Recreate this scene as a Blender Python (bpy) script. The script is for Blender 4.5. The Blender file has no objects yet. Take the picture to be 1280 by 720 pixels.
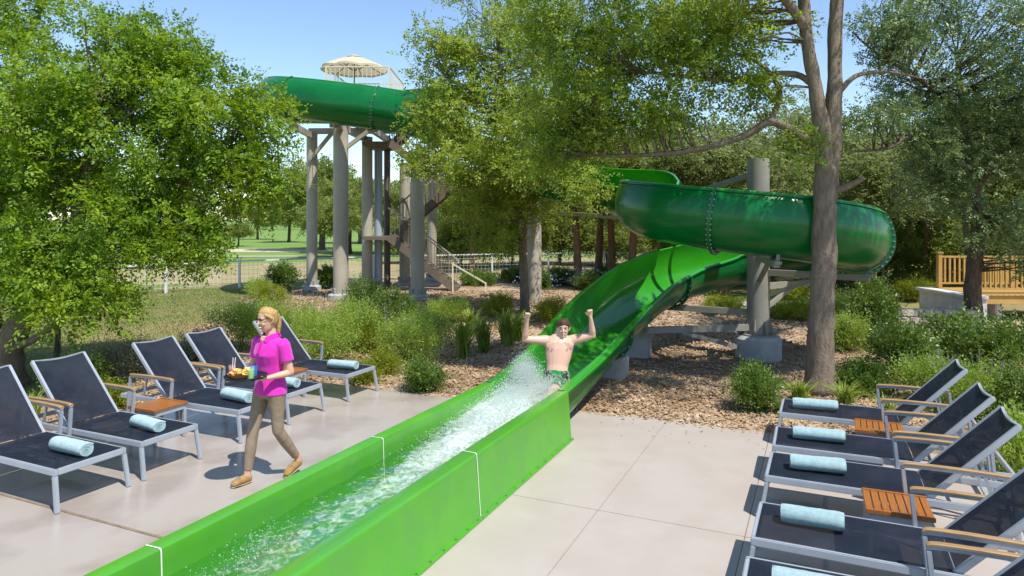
import bpy, bmesh, math, random
import numpy as np
from mathutils import Vector, Matrix

sc = bpy.context.scene
COL = sc.collection
R = math.radians

# ------------------------------------------------------------------ camera
CAM_H, FPX, HOR = 2.5, 860.0, 274.0          # eye height, focal length and horizon row for a 1280 x 720 picture
cam = bpy.data.cameras.new('camera')
cam.sensor_fit = 'HORIZONTAL'; cam.sensor_width = 36.0
cam.lens = 36.0 * FPX / 1280.0
cam.shift_y = -(360.0 - HOR) / 1280.0        # level camera, lens shifted down
cam.clip_start = 0.05; cam.clip_end = 3000
camo = bpy.data.objects.new('camera', cam); COL.objects.link(camo)
camo.location = (0, 0, CAM_H); camo.rotation_euler = (R(90), 0, 0)
sc.camera = camo

# ------------------------------------------------------------------ sky, sun, exposure
TO_SUN = Vector((0.36, -0.44, 1.0)).normalized()
SUN_EL = math.asin(TO_SUN.z)
world = bpy.data.worlds.new('World'); sc.world = world
world.use_nodes = True
wn = world.node_tree.nodes; wl = world.node_tree.links
bg = wn['Background']
sky = wn.new('ShaderNodeTexSky'); sky.sky_type = 'NISHITA'; sky.sun_disc = False
sky.sun_elevation = SUN_EL; sky.sun_rotation = math.atan2(TO_SUN.x, TO_SUN.y)
sky.altitude = 200; sky.air_density = 1.0; sky.dust_density = 0.25; sky.ozone_density = 2.6
wl.new(sky.outputs[0], bg.inputs[0]); bg.inputs[1].default_value = 0.15
sun = bpy.data.lights.new('sun', 'SUN'); sun.energy = 4.4; sun.angle = R(0.5); sun.color = (1.0, 0.95, 0.87)
suno = bpy.data.objects.new('sun', sun); COL.objects.link(suno)
suno.rotation_euler = (-TO_SUN).to_track_quat('-Z', 'Y').to_euler()
sc.view_settings.view_transform = 'Standard'; sc.view_settings.look = 'None'
sc.view_settings.exposure = 0.52; sc.view_settings.gamma = 1.0
sc.view_settings.use_curve_mapping = False
sc.render.engine = 'CYCLES'
cy = sc.cycles
cy.max_bounces = 8; cy.diffuse_bounces = 4; cy.glossy_bounces = 3; cy.transmission_bounces = 6; cy.transparent_max_bounces = 12
cy.caustics_reflective = False; cy.caustics_refractive = False
cy.use_denoising = True; cy.sample_clamp_indirect = 6.0

# ------------------------------------------------------------------ coordinates
def PX(x, y, Y):
    """the point seen at picture position (x, y) of a 1280 x 720 frame, Y metres away"""
    return Vector(((x - 640) * Y / FPX, Y, CAM_H - (y - HOR) * Y / FPX))
def GP(x, y, z=0.0):
    Y = FPX * (CAM_H - z) / (y - HOR)
    return Vector(((x - 640) * Y / FPX, Y, z))
DX, DY = 0.4115, 0.9114                       # the direction in which the slide's run-out lies
def W(n, t, z=0.0):                           # deck grid: n across the run-out, t along it
    return Vector((DY * n + DX * t, -DX * n + DY * t, z))
ANG = math.atan2(-DX, DY)

# ------------------------------------------------------------------ object helpers
def link(o, parent=None):
    COL.objects.link(o)
    if parent is not None: o.parent = parent
    return o
def tag(o, label=None, cat=None, group=None, kind=None):
    if label: o['label'] = label
    if cat: o['category'] = cat
    if group: o['group'] = group
    if kind: o['kind'] = kind
    return o
def empty(name, loc=(0, 0, 0), rz=0.0, label=None, cat=None, group=None):
    o = bpy.data.objects.new(name, None); o.empty_display_size = 0.2
    o.location = loc; o.rotation_euler = (0, 0, rz)
    link(o); return tag(o, label, cat, group)
def copy_tree(o, parent=None):
    c = o.copy(); COL.objects.link(c); c.parent = parent
    for ch in list(o.children): copy_tree(ch, c)
    return c

class MB:
    """collects shapes and links them as ONE mesh object"""
    def __init__(s): s.v = []; s.f = []; s.m = []
    def add(s, vs, fs, mi=0):
        o = len(s.v); s.v += [tuple(v) for v in vs]
        s.f += [tuple(i + o for i in f) for f in fs]; s.m += [mi] * len(fs); return s
    def box(s, c, size, rot=None, bev=0.0, mi=0):
        hx, hy, hz = size[0] / 2, size[1] / 2, size[2] / 2
        if bev <= 0:
            vs = [Vector((x * hx, y * hy, z * hz)) for z in (-1, 1) for x, y in ((-1, -1), (1, -1), (1, 1), (-1, 1))]
            fs = [(3, 2, 1, 0), (4, 5, 6, 7), (0, 1, 5, 4), (1, 2, 6, 5), (2, 3, 7, 6), (3, 0, 4, 7)]
        else:
            bm = bmesh.new(); bmesh.ops.create_cube(bm, size=1.0)
            for v in bm.verts: v.co = Vector((v.co.x * size[0], v.co.y * size[1], v.co.z * size[2]))
            bmesh.ops.bevel(bm, geom=bm.edges[:], offset=bev, segments=2, affect='EDGES')
            bm.verts.index_update()
            vs = [v.co.copy() for v in bm.verts]; fs = [tuple(v.index for v in f.verts) for f in bm.faces]; bm.free()
        c = Vector(c)
        if rot is not None: vs = [rot @ v for v in vs]
        return s.add([v + c for v in vs], fs, mi)
    def bar(s, a, b, w, h, up=(0, 0, 1), bev=0.0, mi=0):
        a = Vector(a); b = Vector(b); x = (b - a); L = x.length; x.normalize()
        up = Vector(up)
        if abs(x.dot(up)) > 0.98: up = Vector((1, 0, 0))
        y = up.cross(x).normalized(); z = x.cross(y)
        return s.box((a + b) / 2, (L, w, h), Matrix((x, y, z)).transposed(), bev, mi)
    def tube(s, pts, rad, seg=8, cap=True, mi=0, squash=None, jit=None):
        pts = [Vector(p) for p in pts]; n = len(pts)
        if not isinstance(rad, (list, tuple)): rad = [rad] * n
        T = [(pts[min(i + 1, n - 1)] - pts[max(i - 1, 0)]).normalized() for i in range(n)]
        u = T[0].cross(Vector((0, 0, 1)))
        if u.length < 0.05: u = T[0].cross(Vector((0, 1, 0)))
        u.normalize(); vs = []; fs = []
        for i in range(n):
            u = (u - T[i] * u.dot(T[i])).normalized(); w = T[i].cross(u)
            for k in range(seg):
                a = 2 * math.pi * k / seg
                r = rad[i] * (1 if jit is None else 1 + jit(i, k))
                vs.append(pts[i] + u * (math.cos(a) * r) + w * (math.sin(a) * r))
        for i in range(n - 1):
            for k in range(seg):
                k2 = (k + 1) % seg
                fs.append((i * seg + k, i * seg + k2, (i + 1) * seg + k2, (i + 1) * seg + k))
        if cap:
            fs.append(tuple(range(seg - 1, -1, -1))); fs.append(tuple((n - 1) * seg + k for k in range(seg)))
        return s.add(vs, fs, mi)
    def lathe(s, prof, c=(0, 0, 0), seg=20, mi=0, a0=0.0):
        c = Vector(c); vs = []; fs = []; n = len(prof)
        for r, z in prof:
            for k in range(seg):
                a = a0 + 2 * math.pi * k / seg; vs.append(c + Vector((r * math.cos(a), r * math.sin(a), z)))
        for i in range(n - 1):
            for k in range(seg):
                k2 = (k + 1) % seg
                fs.append((i * seg + k, i * seg + k2, (i + 1) * seg + k2, (i + 1) * seg + k))
        fs.append(tuple(range(seg - 1, -1, -1))); fs.append(tuple((n - 1) * seg + k for k in range(seg)))
        return s.add(vs, fs, mi)
    def rings(s, rings, mi=0):
        """loft of elliptic rings (centre, half-width a, half-depth b, axis direction or None)"""
        seg = 16; n = len(rings); vs = []; fs = []
        P = [Vector(r[0]) for r in rings]
        for i, r in enumerate(rings):
            T = (P[min(i + 1, n - 1)] - P[max(i - 1, 0)]).normalized()
            u = r[3].copy() if len(r) > 3 else Vector((1, 0, 0))
            u = (u - T * u.dot(T)).normalized(); w = T.cross(u)
            for k in range(seg):
                a = 2 * math.pi * k / seg
                vs.append(P[i] + u * (math.cos(a) * r[1]) + w * (math.sin(a) * r[2]))
        for i in range(n - 1):
            for k in range(seg):
                k2 = (k + 1) % seg
                fs.append((i * seg + k, i * seg + k2, (i + 1) * seg + k2, (i + 1) * seg + k))
        fs.append(tuple(range(seg - 1, -1, -1))); fs.append(tuple((n - 1) * seg + k for k in range(seg)))
        return s.add(vs, fs, mi)
    def ball(s, c, r, seg=12, rng=7, mi=0):
        if not isinstance(r, (list, tuple)): r = (r, r, r)
        c = Vector(c); vs = []; fs = []
        for i in range(rng + 1):
            th = math.pi * (0.02 + 0.96 * i / rng)
            for k in range(seg):
                a = 2 * math.pi * k / seg
                vs.append(c + Vector((r[0] * math.sin(th) * math.cos(a), r[1] * math.sin(th) * math.sin(a), -r[2] * math.cos(th))))
        for i in range(rng):
            for k in range(seg):
                k2 = (k + 1) % seg
                fs.append((i * seg + k, i * seg + k2, (i + 1) * seg + k2, (i + 1) * seg + k))
        fs.append(tuple(range(seg - 1, -1, -1))); fs.append(tuple(rng * seg + k for k in range(seg)))
        return s.add(vs, fs, mi)
    def mesh(s, name, mats, smooth=False):
        me = bpy.data.meshes.new(name); me.from_pydata(s.v, [], s.f)
        for m in (mats if isinstance(mats, (list, tuple)) else [mats]): me.materials.append(m)
        if any(s.m): me.polygons.foreach_set('material_index', s.m)
        if smooth:
            me.polygons.foreach_set('use_smooth', [True] * len(me.polygons))
            if smooth != 'all': me.set_sharp_from_angle(angle=R(smooth if smooth > 1 else 38))
        me.update(); return me
    def build(s, name, mats, parent=None, smooth=False, loc=None):
        o = bpy.data.objects.new(name, s.mesh(name, mats, smooth))
        if loc is not None: o.location = loc
        return link(o, parent)

def fast_mesh(name, V, F, mat, smooth=False):
    """V (n,3) float, F (m,k) int arrays -> mesh; for tens of thousands of faces"""
    V = np.ascontiguousarray(V, dtype=np.float32); F = np.ascontiguousarray(F, dtype=np.int32)
    me = bpy.data.meshes.new(name); m, k = F.shape
    me.vertices.add(len(V)); me.vertices.foreach_set('co', V.ravel())
    me.loops.add(m * k); me.loops.foreach_set('vertex_index', F.ravel())
    me.polygons.add(m); me.polygons.foreach_set('loop_start', np.arange(0, m * k, k, dtype=np.int32))
    if smooth: me.polygons.foreach_set('use_smooth', np.ones(m, dtype=bool))
    for q in (mat if isinstance(mat, (list, tuple)) else [mat]): me.materials.append(q)
    me.update(calc_edges=True); me.validate(); return me

def spline(pts, n=8):
    """Catmull-Rom through the points"""
    P = [Vector(p) for p in pts]; out = []
    for i in range(len(P) - 1):
        a = P[max(i - 1, 0)]; b = P[i]; c = P[i + 1]; d = P[min(i + 2, len(P) - 1)]
        for k in range(n):
            t = k / n
            out.append(0.5 * ((2 * b) + (c - a) * t + (2 * a - 5 * b + 4 * c - d) * t * t + (3 * b - a - 3 * c + d) * t ** 3))
    out.append(P[-1]); return out

# ------------------------------------------------------------------ materials
def mat(name, col, rough=0.5, spec=0.5, metal=0.0, col2=None, scale=6.0, detail=4.0, lo=0.35, hi=0.65, bump=0.0, bscale=40.0,
        coat=0.0, transl=0.0, rough2=None, stretch=None, coords='Object', col3=None, scale3=1.0, transp=0.0, sheen=0.0, sss=0.0):
    m = bpy.data.materials.new(name); m.use_nodes = True
    N = m.node_tree.nodes; L = m.node_tree.links; b = N['Principled BSDF']; out = N['Material Output']
    b.inputs['Base Color'].default_value = (*col, 1); b.inputs['Roughness'].default_value = rough
    b.inputs['Specular IOR Level'].default_value = spec; b.inputs['Metallic'].default_value = metal
    b.inputs['Coat Weight'].default_value = coat; b.inputs['Coat Roughness'].default_value = 0.08
    b.inputs['Sheen Weight'].default_value = sheen
    if sss: 
        b.inputs['Subsurface Weight'].default_value = sss; b.inputs['Subsurface Radius'].default_value = (0.012, 0.005, 0.003)
    tc = N.new('ShaderNodeTexCoord'); vec = tc.outputs[coords] if coords != 'World' else None
    if vec is None:
        g = N.new('ShaderNodeNewGeometry'); vec = g.outputs['Position']
    if stretch:
        mp = N.new('ShaderNodeMapping'); mp.inputs['Scale'].default_value = stretch; L.new(vec, mp.inputs[0]); vec = mp.outputs[0]
    csock = None
    if col2 is not None:
        nz = N.new('ShaderNodeTexNoise'); nz.inputs['Scale'].default_value = scale; nz.inputs['Detail'].default_value = detail; nz.inputs['Roughness'].default_value = 0.6
        L.new(vec, nz.inputs['Vector'])
        rp = N.new('ShaderNodeValToRGB'); rp.color_ramp.elements[0].position = lo; rp.color_ramp.elements[1].position = hi
        rp.color_ramp.elements[0].color = (*col, 1); rp.color_ramp.elements[1].color = (*col2, 1)
        L.new(nz.outputs[0], rp.inputs[0]); csock = rp.outputs[0]
        if rough2 is not None:
            mr = N.new('ShaderNodeMapRange'); mr.inputs[1].default_value = lo; mr.inputs[2].default_value = hi
            mr.inputs[3].default_value = rough; mr.inputs[4].default_value = rough2
            L.new(nz.outputs[0], mr.inputs[0]); L.new(mr.outputs[0], b.inputs['Roughness'])
        if col3 is not None:
            n3 = N.new('ShaderNodeTexNoise'); n3.inputs['Scale'].default_value = scale3; n3.inputs['Detail'].default_value = 5; L.new(vec, n3.inputs['Vector'])
            r3 = N.new('ShaderNodeValToRGB'); r3.color_ramp.elements[0].position = 0.45; r3.color_ramp.elements[1].position = 0.62
            L.new(n3.outputs[0], r3.inputs[0])
            mx = N.new('ShaderNodeMix'); mx.data_type = 'RGBA'; L.new(r3.outputs[0], mx.inputs[0]); L.new(csock, mx.inputs[6]); mx.inputs[7].default_value = (*col3, 1)
            csock = mx.outputs[2]
        L.new(csock, b.inputs['Base Color'])
    if bump:
        nb = N.new('ShaderNodeTexNoise'); nb.inputs['Scale'].default_value = bscale; nb.inputs['Detail'].default_value = 4; L.new(vec, nb.inputs['Vector'])
        bp = N.new('ShaderNodeBump'); bp.inputs['Strength'].default_value = bump; bp.inputs['Distance'].default_value = 0.02
        L.new(nb.outputs[0], bp.inputs['Height']); L.new(bp.outputs[0], b.inputs['Normal'])
    sh = b.outputs[0]
    if transl:
        t = N.new('ShaderNodeBsdfTranslucent')
        if csock is not None: L.new(csock, t.inputs[0])
        else: t.inputs[0].default_value = (*col, 1)
        x = N.new('ShaderNodeMixShader'); x.inputs[0].default_value = transl; L.new(sh, x.inputs[1]); L.new(t.outputs[0], x.inputs[2]); sh = x.outputs[0]
    if transp:
        t = N.new('ShaderNodeBsdfTransparent')
        x = N.new('ShaderNodeMixShader'); x.inputs[0].default_value = transp; L.new(sh, x.inputs[1]); L.new(t.outputs[0], x.inputs[2]); sh = x.outputs[0]
    L.new(sh, out.inputs[0]); return m

def leaf_mat(name, cols, transl=0.32, rough=0.5, spec=0.35):
    m = bpy.data.materials.new(name); m.use_nodes = True
    N = m.node_tree.nodes; L = m.node_tree.links; b = N['Principled BSDF']; out = N['Material Output']
    g = N.new('ShaderNodeNewGeometry'); rp = N.new('ShaderNodeValToRGB'); e = rp.color_ramp.elements
    e[0].position = 0.0; e[0].color = (*cols[0], 1); e[1].position = 1.0; e[1].color = (*cols[-1], 1)
    for i, c in enumerate(cols[1:-1]):
        q = e.new((i + 1) / (len(cols) - 1)); q.color = (*c, 1)
    nz = N.new('ShaderNodeTexNoise'); nz.inputs['Scale'].default_value = 1.5; nz.inputs['Detail'].default_value = 2; L.new(g.outputs['Position'], nz.inputs['Vector'])
    mr = N.new('ShaderNodeMapRange'); mr.inputs[1].default_value = 0.32; mr.inputs[2].default_value = 0.68; mr.inputs[3].default_value = 0.08; mr.inputs[4].default_value = 0.58; L.new(nz.outputs[0], mr.inputs[0])
    ma_ = N.new('ShaderNodeMath'); ma_.operation = 'MULTIPLY_ADD'; L.new(g.outputs['Random Per Island'], ma_.inputs[0]); ma_.inputs[1].default_value = 0.5; L.new(mr.outputs[0], ma_.inputs[2])
    L.new(ma_.outputs[0], rp.inputs[0])
    L.new(rp.outputs[0], b.inputs['Base Color']); b.inputs['Roughness'].default_value = rough; b.inputs['Specular IOR Level'].default_value = spec
    t = N.new('ShaderNodeBsdfTranslucent'); hs = N.new('ShaderNodeHueSaturation'); hs.inputs['Hue'].default_value = 0.485; hs.inputs['Value'].default_value = 1.5
    hs.inputs['Saturation'].default_value = 1.05
    L.new(rp.outputs[0], hs.inputs['Color']); L.new(hs.outputs[0], t.inputs[0])
    x = N.new('ShaderNodeMixShader'); x.inputs[0].default_value = transl; L.new(b.outputs[0], x.inputs[1]); L.new(t.outputs[0], x.inputs[2])
    L.new(x.outputs[0], out.inputs[0]); return m

M = {}
M['deck'] = mat('dry_concrete', (0.385, 0.340, 0.302), 0.50, 0.4, col2=(0.436, 0.388, 0.348), scale=0.8, detail=10, lo=0.3, hi=0.7, bump=0.05, bscale=150, rough2=0.36, coords='World', col3=(0.392, 0.342, 0.300), scale3=2.3)
M['deck_wet'] = mat('damp_concrete', (0.372, 0.330, 0.294), 0.30, 0.55, col2=(0.412, 0.368, 0.330), scale=0.8, detail=10, lo=0.3, hi=0.7, bump=0.025, bscale=60, rough2=0.13, coords='World', col3=(0.318, 0.276, 0.240), scale3=1.6)
M['deck_base'] = mat('deck_sub_base', (0.22, 0.192, 0.165), 0.9, coords='World')  # sub-base under the slabs, its own darker tone shows in the joints
M['sealant'] = mat('joint_sealant', (0.27, 0.2, 0.12), 0.7, col2=(0.18, 0.13, 0.08), scale=12, coords='World')
M['mulch'] = mat('mulch_soil', (0.20, 0.135, 0.085), 0.95, 0.2, col2=(0.36, 0.26, 0.17), scale=9, detail=8, bump=0.8, bscale=22, coords='World', col3=(0.44, 0.34, 0.24), scale3=0.5)
M['lawn'] = mat('lawn_turf', (0.105, 0.165, 0.03), 0.95, 0.15, col2=(0.18, 0.20, 0.06), scale=1.2, detail=9, bump=0.6, bscale=40, coords='World', col3=(0.26, 0.205, 0.10), scale3=0.22)
M['fairway'] = mat('fairway_turf', (0.13, 0.225, 0.045), 0.95, 0.15, col2=(0.18, 0.265, 0.065), scale=0.12, detail=8, bump=0.3, bscale=8, coords='World')
M['dry'] = mat('dry_ground', (0.34, 0.27, 0.15), 0.95, 0.15, col2=(0.25, 0.235, 0.10), scale=0.35, detail=9, bump=0.4, bscale=9, coords='World')
M['sand'] = mat('bunker_sand', (0.55, 0.47, 0.33), 0.95, 0.1, col2=(0.48, 0.40, 0.28), scale=2, coords='World')
M['pathc'] = mat('path_concrete', (0.44, 0.40, 0.35), 0.8, col2=(0.36, 0.33, 0.29), scale=2, coords='World')
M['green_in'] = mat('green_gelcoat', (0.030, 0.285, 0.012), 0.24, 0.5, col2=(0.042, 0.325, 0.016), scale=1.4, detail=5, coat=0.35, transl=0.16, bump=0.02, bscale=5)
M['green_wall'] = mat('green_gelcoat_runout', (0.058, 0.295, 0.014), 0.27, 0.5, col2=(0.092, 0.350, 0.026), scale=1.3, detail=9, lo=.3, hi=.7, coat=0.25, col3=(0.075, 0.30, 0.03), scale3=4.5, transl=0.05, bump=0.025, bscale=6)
M['green_out'] = mat('green_gelcoat_outside_shaded', (0.0015, 0.112, 0.022), 0.22, 0.36, col2=(0.003, 0.142, 0.030), scale=1.6, detail=6, coat=0.0, transl=0.0, bump=0.03, bscale=4)  # darker and bluer than inside: tree shade and sky reflection put into the colour
M['green_rim'] = mat('green_rim', (0.010, 0.115, 0.035), 0.35, 0.5)
M['bolt'] = mat('bolt_zinc', (0.35, 0.42, 0.36), 0.4, metal=0.4)
M['caulk'] = mat('white_caulk', (0.72, 0.74, 0.68), 0.6)
M['steel'] = mat('beige_steel_paint', (0.44, 0.40, 0.325), 0.55, 0.4, col2=(0.37, 0.335, 0.265), scale=1.3, detail=8, bump=0.04, bscale=10, col3=(0.33, 0.30, 0.235), scale3=0.8)
M['steel_dark'] = mat('brown_steel_paint', (0.17, 0.135, 0.10), 0.6, 0.4, col2=(0.12, 0.095, 0.07), scale=2)
M['steel_grey'] = mat('grey_steel_post', (0.27, 0.255, 0.22), 0.5, 0.4, col2=(0.20, 0.19, 0.165), scale=1.2, detail=8, bump=0.04, bscale=8)
M['pipe'] = mat('grey_blue_pipe', (0.34, 0.39, 0.46), 0.4, 0.5)
M['conc'] = mat('grey_concrete', (0.40, 0.40, 0.385), 0.85, 0.3, col2=(0.31, 0.31, 0.30), scale=4, detail=8, bump=0.25, bscale=30)
M['limestone'] = mat('limestone', (0.52, 0.45, 0.37), 0.85, 0.2, col2=(0.40, 0.34, 0.28), scale=5, detail=8, bump=0.5, bscale=18)
M['white_conc'] = mat('pale_concrete', (0.62, 0.60, 0.57), 0.8, 0.2, col2=(0.5, 0.48, 0.45), scale=3, bump=0.2, bscale=20)
M['alu'] = mat('grey_aluminium_frame', (0.42, 0.46, 0.51), 0.32, 0.5, metal=0.25, col2=(0.37, 0.41, 0.46), scale=3)
M['sling'] = mat('navy_sling_mesh', (0.011, 0.016, 0.029), 0.6, 0.22, col2=(0.024, 0.031, 0.050), scale=4, detail=9, lo=0.4, hi=0.75, bump=0.25, bscale=420, transp=0.19)  # lighter mottling: wear streaks plus dappled shading put into the colour
M['sling_edge'] = mat('navy_sling_hem', (0.012, 0.015, 0.022), 0.6)
M['teak'] = mat('oiled_teak', (0.36, 0.135, 0.028), 0.38, 0.5, col2=(0.25, 0.085, 0.018), scale=5, detail=6, stretch=(14, 1.2, 14), bump=0.08, bscale=20)
M['teak_arm'] = mat('worn_teak', (0.36, 0.235, 0.115), 0.5, 0.4, col2=(0.26, 0.15, 0.06), scale=5, detail=6, stretch=(1.2, 14, 14), bump=0.08, bscale=20)
M['towel'] = mat('aqua_towel', (0.32, 0.50, 0.53), 0.95, 0.1, col2=(0.42, 0.60, 0.62), scale=24, bump=0.9, bscale=170, sheen=0.4)
M['lumber'] = mat('yellow_lumber', (0.50, 0.315, 0.095), 0.65, 0.3, col2=(0.40, 0.24, 0.07), scale=3, detail=6, bump=0.1, bscale=20)
M['white_metal'] = mat('white_fence_paint', (0.66, 0.68, 0.68), 0.5)
M['canvas'] = mat('cream_canvas', (0.70, 0.60, 0.43), 0.85, 0.1, transl=0.3, bump=0.1, bscale=60)
M['cream_rail'] = mat('cream_rail_paint', (0.66, 0.60, 0.42), 0.5)
M['bark'] = mat('grey_brown_bark', (0.155, 0.115, 0.085), 0.95, 0.15, col2=(0.27, 0.215, 0.17), scale=7, detail=9, stretch=(3, 3, 0.8), bump=1.0, bscale=26, lo=0.3, hi=0.7)
M['bark_dark'] = mat('dark_bark', (0.085, 0.062, 0.047), 0.95, 0.15, col2=(0.17, 0.13, 0.10), scale=6, detail=9, stretch=(3, 3, 0.8), bump=1.0, bscale=22)
M['bark_brown'] = mat('reddish_bark', (0.17, 0.095, 0.055), 0.95, 0.15, col2=(0.25, 0.155, 0.095), scale=5, detail=8, stretch=(3, 3, 0.8), bump=0.8, bscale=18)
M['leaf_left'] = leaf_mat('leaf_left', [(0.06, 0.13, 0.01), (0.12, 0.22, 0.015), (0.195, 0.31, 0.022), (0.285, 0.39, 0.032)], 0.42)
M['leaf_elm'] = leaf_mat('leaf_elm', [(0.105, 0.175, 0.022), (0.185, 0.272, 0.034), (0.262, 0.345, 0.048), (0.35, 0.41, 0.075)], 0.48)
M['leaf_big'] = leaf_mat('leaf_big', [(0.088, 0.158, 0.02), (0.158, 0.248, 0.03), (0.235, 0.322, 0.042), (0.33, 0.39, 0.065)], 0.48)
M['leaf_oak'] = leaf_mat('leaf_oak', [(0.056, 0.104, 0.032), (0.1, 0.165, 0.05), (0.155, 0.225, 0.074), (0.215, 0.275, 0.1)], 0.26, rough=0.4, spec=0.5)
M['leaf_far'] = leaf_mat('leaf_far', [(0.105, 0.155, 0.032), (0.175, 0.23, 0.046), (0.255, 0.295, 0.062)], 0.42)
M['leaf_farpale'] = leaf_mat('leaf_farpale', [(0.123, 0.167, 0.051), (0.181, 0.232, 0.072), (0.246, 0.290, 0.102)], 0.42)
M['leaf_salvia'] = leaf_mat('leaf_salvia', [(0.15, 0.25, 0.036), (0.24, 0.35, 0.054), (0.33, 0.42, 0.078)], 0.42)
M['leaf_lime'] = leaf_mat('leaf_lime', [(0.135, 0.195, 0.014), (0.22, 0.27, 0.02), (0.3, 0.33, 0.038)], 0.42)
M['leaf_deep'] = leaf_mat('leaf_deep', [(0.055, 0.11, 0.016), (0.105, 0.18, 0.026), (0.165, 0.245, 0.038)], 0.28, rough=0.38, spec=0.5)
M['leaf_grey'] = leaf_mat('leaf_grey', [(0.126, 0.156, 0.096), (0.180, 0.204, 0.126), (0.240, 0.258, 0.180)], 0.25)
M['grass_blade'] = leaf_mat('grass_blade', [(0.16, 0.27, 0.026), (0.235, 0.33, 0.042), (0.33, 0.37, 0.09)], 0.35)
M['turf_blade'] = leaf_mat('turf_blade', [(0.102, 0.156, 0.026), (0.168, 0.198, 0.048), (0.312, 0.264, 0.120)], 0.3)
M['petal_blue'] = leaf_mat('petal_blue', [(0.22, 0.27, 0.55), (0.34, 0.40, 0.66), (0.50, 0.54, 0.72)], 0.3)
M['petal_mauve'] = leaf_mat('petal_mauve', [(0.28, 0.22, 0.36), (0.38, 0.33, 0.45)], 0.3)
M['petal_yellow'] = leaf_mat('petal_yellow', [(0.55, 0.36, 0.03), (0.6, 0.45, 0.08)], 0.3)
M['chip'] = leaf_mat('mulch_chip', [(0.17, 0.1, 0.058), (0.31, 0.2, 0.11), (0.41, 0.285, 0.17), (0.53, 0.4, 0.26)], 0.0, rough=0.9, spec=0.1)
# ================================================================== the setting
rs = np.random.RandomState(11)
def wavy(x, y, s=1.0):
    return (np.sin(x * 1.7 * s + 0.3) * np.cos(y * 1.3 * s) + 0.6 * np.sin(x * 3.9 * s + y * 2.7 * s) + 0.4 * np.cos(y * 6.1 * s - x * 4.3 * s)) / 2.0
def sheet(name, pts, z, m, label_kind='structure'):
    mb = MB(); mb.add([(p[0], p[1], z) for p in pts], [tuple(range(len(pts)))])
    return tag(mb.build(name, m), kind=label_kind)
sheet('ground', [(-1500, -200), (1500, -200), (1500, 2500), (-1500, 2500)], -0.10, M['fairway'])
sheet('dry_ground', [(-60, 24.5), (-7, 24.5), (2, 31), (14, 32), (40, 30), (40, 44), (-2, 46), (-20, 38), (-60, 37)], -0.075, M['dry'])
sheet('lawn', [(-40, 3), (-4, 3), (-4, 29), (-14, 27), (-40, 25.6)], -0.055, M['lawn'])
sheet('garden_lawn', [(6, 17.2), (26, 16.5), (40, 31), (8, 30)], -0.055, M['lawn'])
def blob(cx, cy, rx, ry, n=28, seed=1, a=0.16):
    q = random.Random(seed); ph = [q.random() * 6.28 for _ in range(4)]
    return [(cx + rx * math.cos(t) * (1 + a * math.sin(2 * t + ph[0]) + a * 0.6 * math.sin(3 * t + ph[1])),
             cy + ry * math.sin(t) * (1 + a * math.sin(2 * t + ph[2]))) for t in [6.2832 * i / n for i in range(n)]]
sheet('sand_bunker', blob(-20.5, 57, 4.6, 3.2, seed=4), -0.085, M['sand'])
sheet('cart_path', [(-60, 43.5), (-12, 47.5), (-12, 49), (-60, 45)], -0.07, M['pathc'])
sheet('garden_path', [(6.5, 20.2), (10.8, 19.2), (10.8, 20.0), (6.5, 21.3)], -0.03, M['pathc'])

# --- concrete deck: slabs with open joints
deck = tag(MB().add([W(-8.3, -1.5, -0.035), W(3.0, -1.5, -0.035), W(3.0, 8.5, -0.035), W(-8.3, 8.45, -0.035)], [(0, 1, 2, 3)]).build('concrete_deck', M['deck_base']), kind='structure')
def slab(n0, n1, t0, t1, m=None):
    g = 0.002
    mb = MB(); c = W((n0 + n1) / 2, (t0 + t1) / 2, -0.05)
    mb.box((0, 0, 0), (n1 - n0 - 2 * g, t1 - t0 - 2 * g, 0.1), bev=0.004)
    o = mb.build('slab', m or M['deck'], deck); o.location = c; o.rotation_euler = (0, 0, ANG); return o
for n0, n1 in ((-8.3, -3.2),):
    for t0, t1 in ((-1.5, 3.78), (3.80, 8.42)): slab(n0, n1, t0, t1, M['deck_wet'])
for n0, n1 in ((-3.2, -1.76), (-1.76, -0.56), (-0.56, 0.66), (0.66, 3.0)):
    for t0, t1 in ((-1.5, 2.0), (2.0, 5.69), (5.69, 8.55)): slab(n0, n1, t0, t1)
j = MB(); j.bar(W(-8.3, 3.79, -0.004), W(-3.85, 3.79, -0.004), 0.022, 0.012); j.build('joint_sealant', M['sealant'], deck)

# --- mulch beds, uneven ground built as one grid
def in_mulch(n, t, x, y):
    off_deck = ~((n > -8.32) & (n < 3.02) & (t < 8.46)) 
    lawn = (x < -6.6 - (y - 13.8) * 0.20 + 0.35 * np.sin(y * 1.1)) & (t > 8.2) | ((n < -9.9 + 0.25 * np.sin(t * 1.3)) & (t < 8.8))
    return off_deck & ~lawn & (y < 29) & ~((x > 6.2) & (y > 18.6 + 0.3 * np.sin(x * 2)))
NN = np.arange(-17, 13, 0.16); TT = np.arange(-2.0, 27, 0.16)
gn, gt = np.meshgrid(NN, TT, indexing='ij')
gx = DY * gn + DX * gt; gy = -DX * gn + DY * gt
gz = -0.012 + 0.022 * wavy(gx, gy, 1.2) + 0.010 * rs.rand(*gx.shape)
gz = np.where((gn > -8.6) & (gn < 3.3) & (gt < 8.8), np.minimum(gz, -0.012), gz)
ok = in_mulch(gn + .08, gt + .08, gx, gy)
idx = np.arange(gn.size).reshape(gn.shape)
q = np.stack([idx[:-1, :-1], idx[1:, :-1], idx[1:, 1:], idx[:-1, 1:]], -1)[ok[:-1, :-1]]
mul = bpy.data.objects.new('mulch_bed', fast_mesh('mulch_bed', np.stack([gx, gy, gz], -1).reshape(-1, 3), q, M['mulch'], True)); link(mul); tag(mul, kind='structure')
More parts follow.
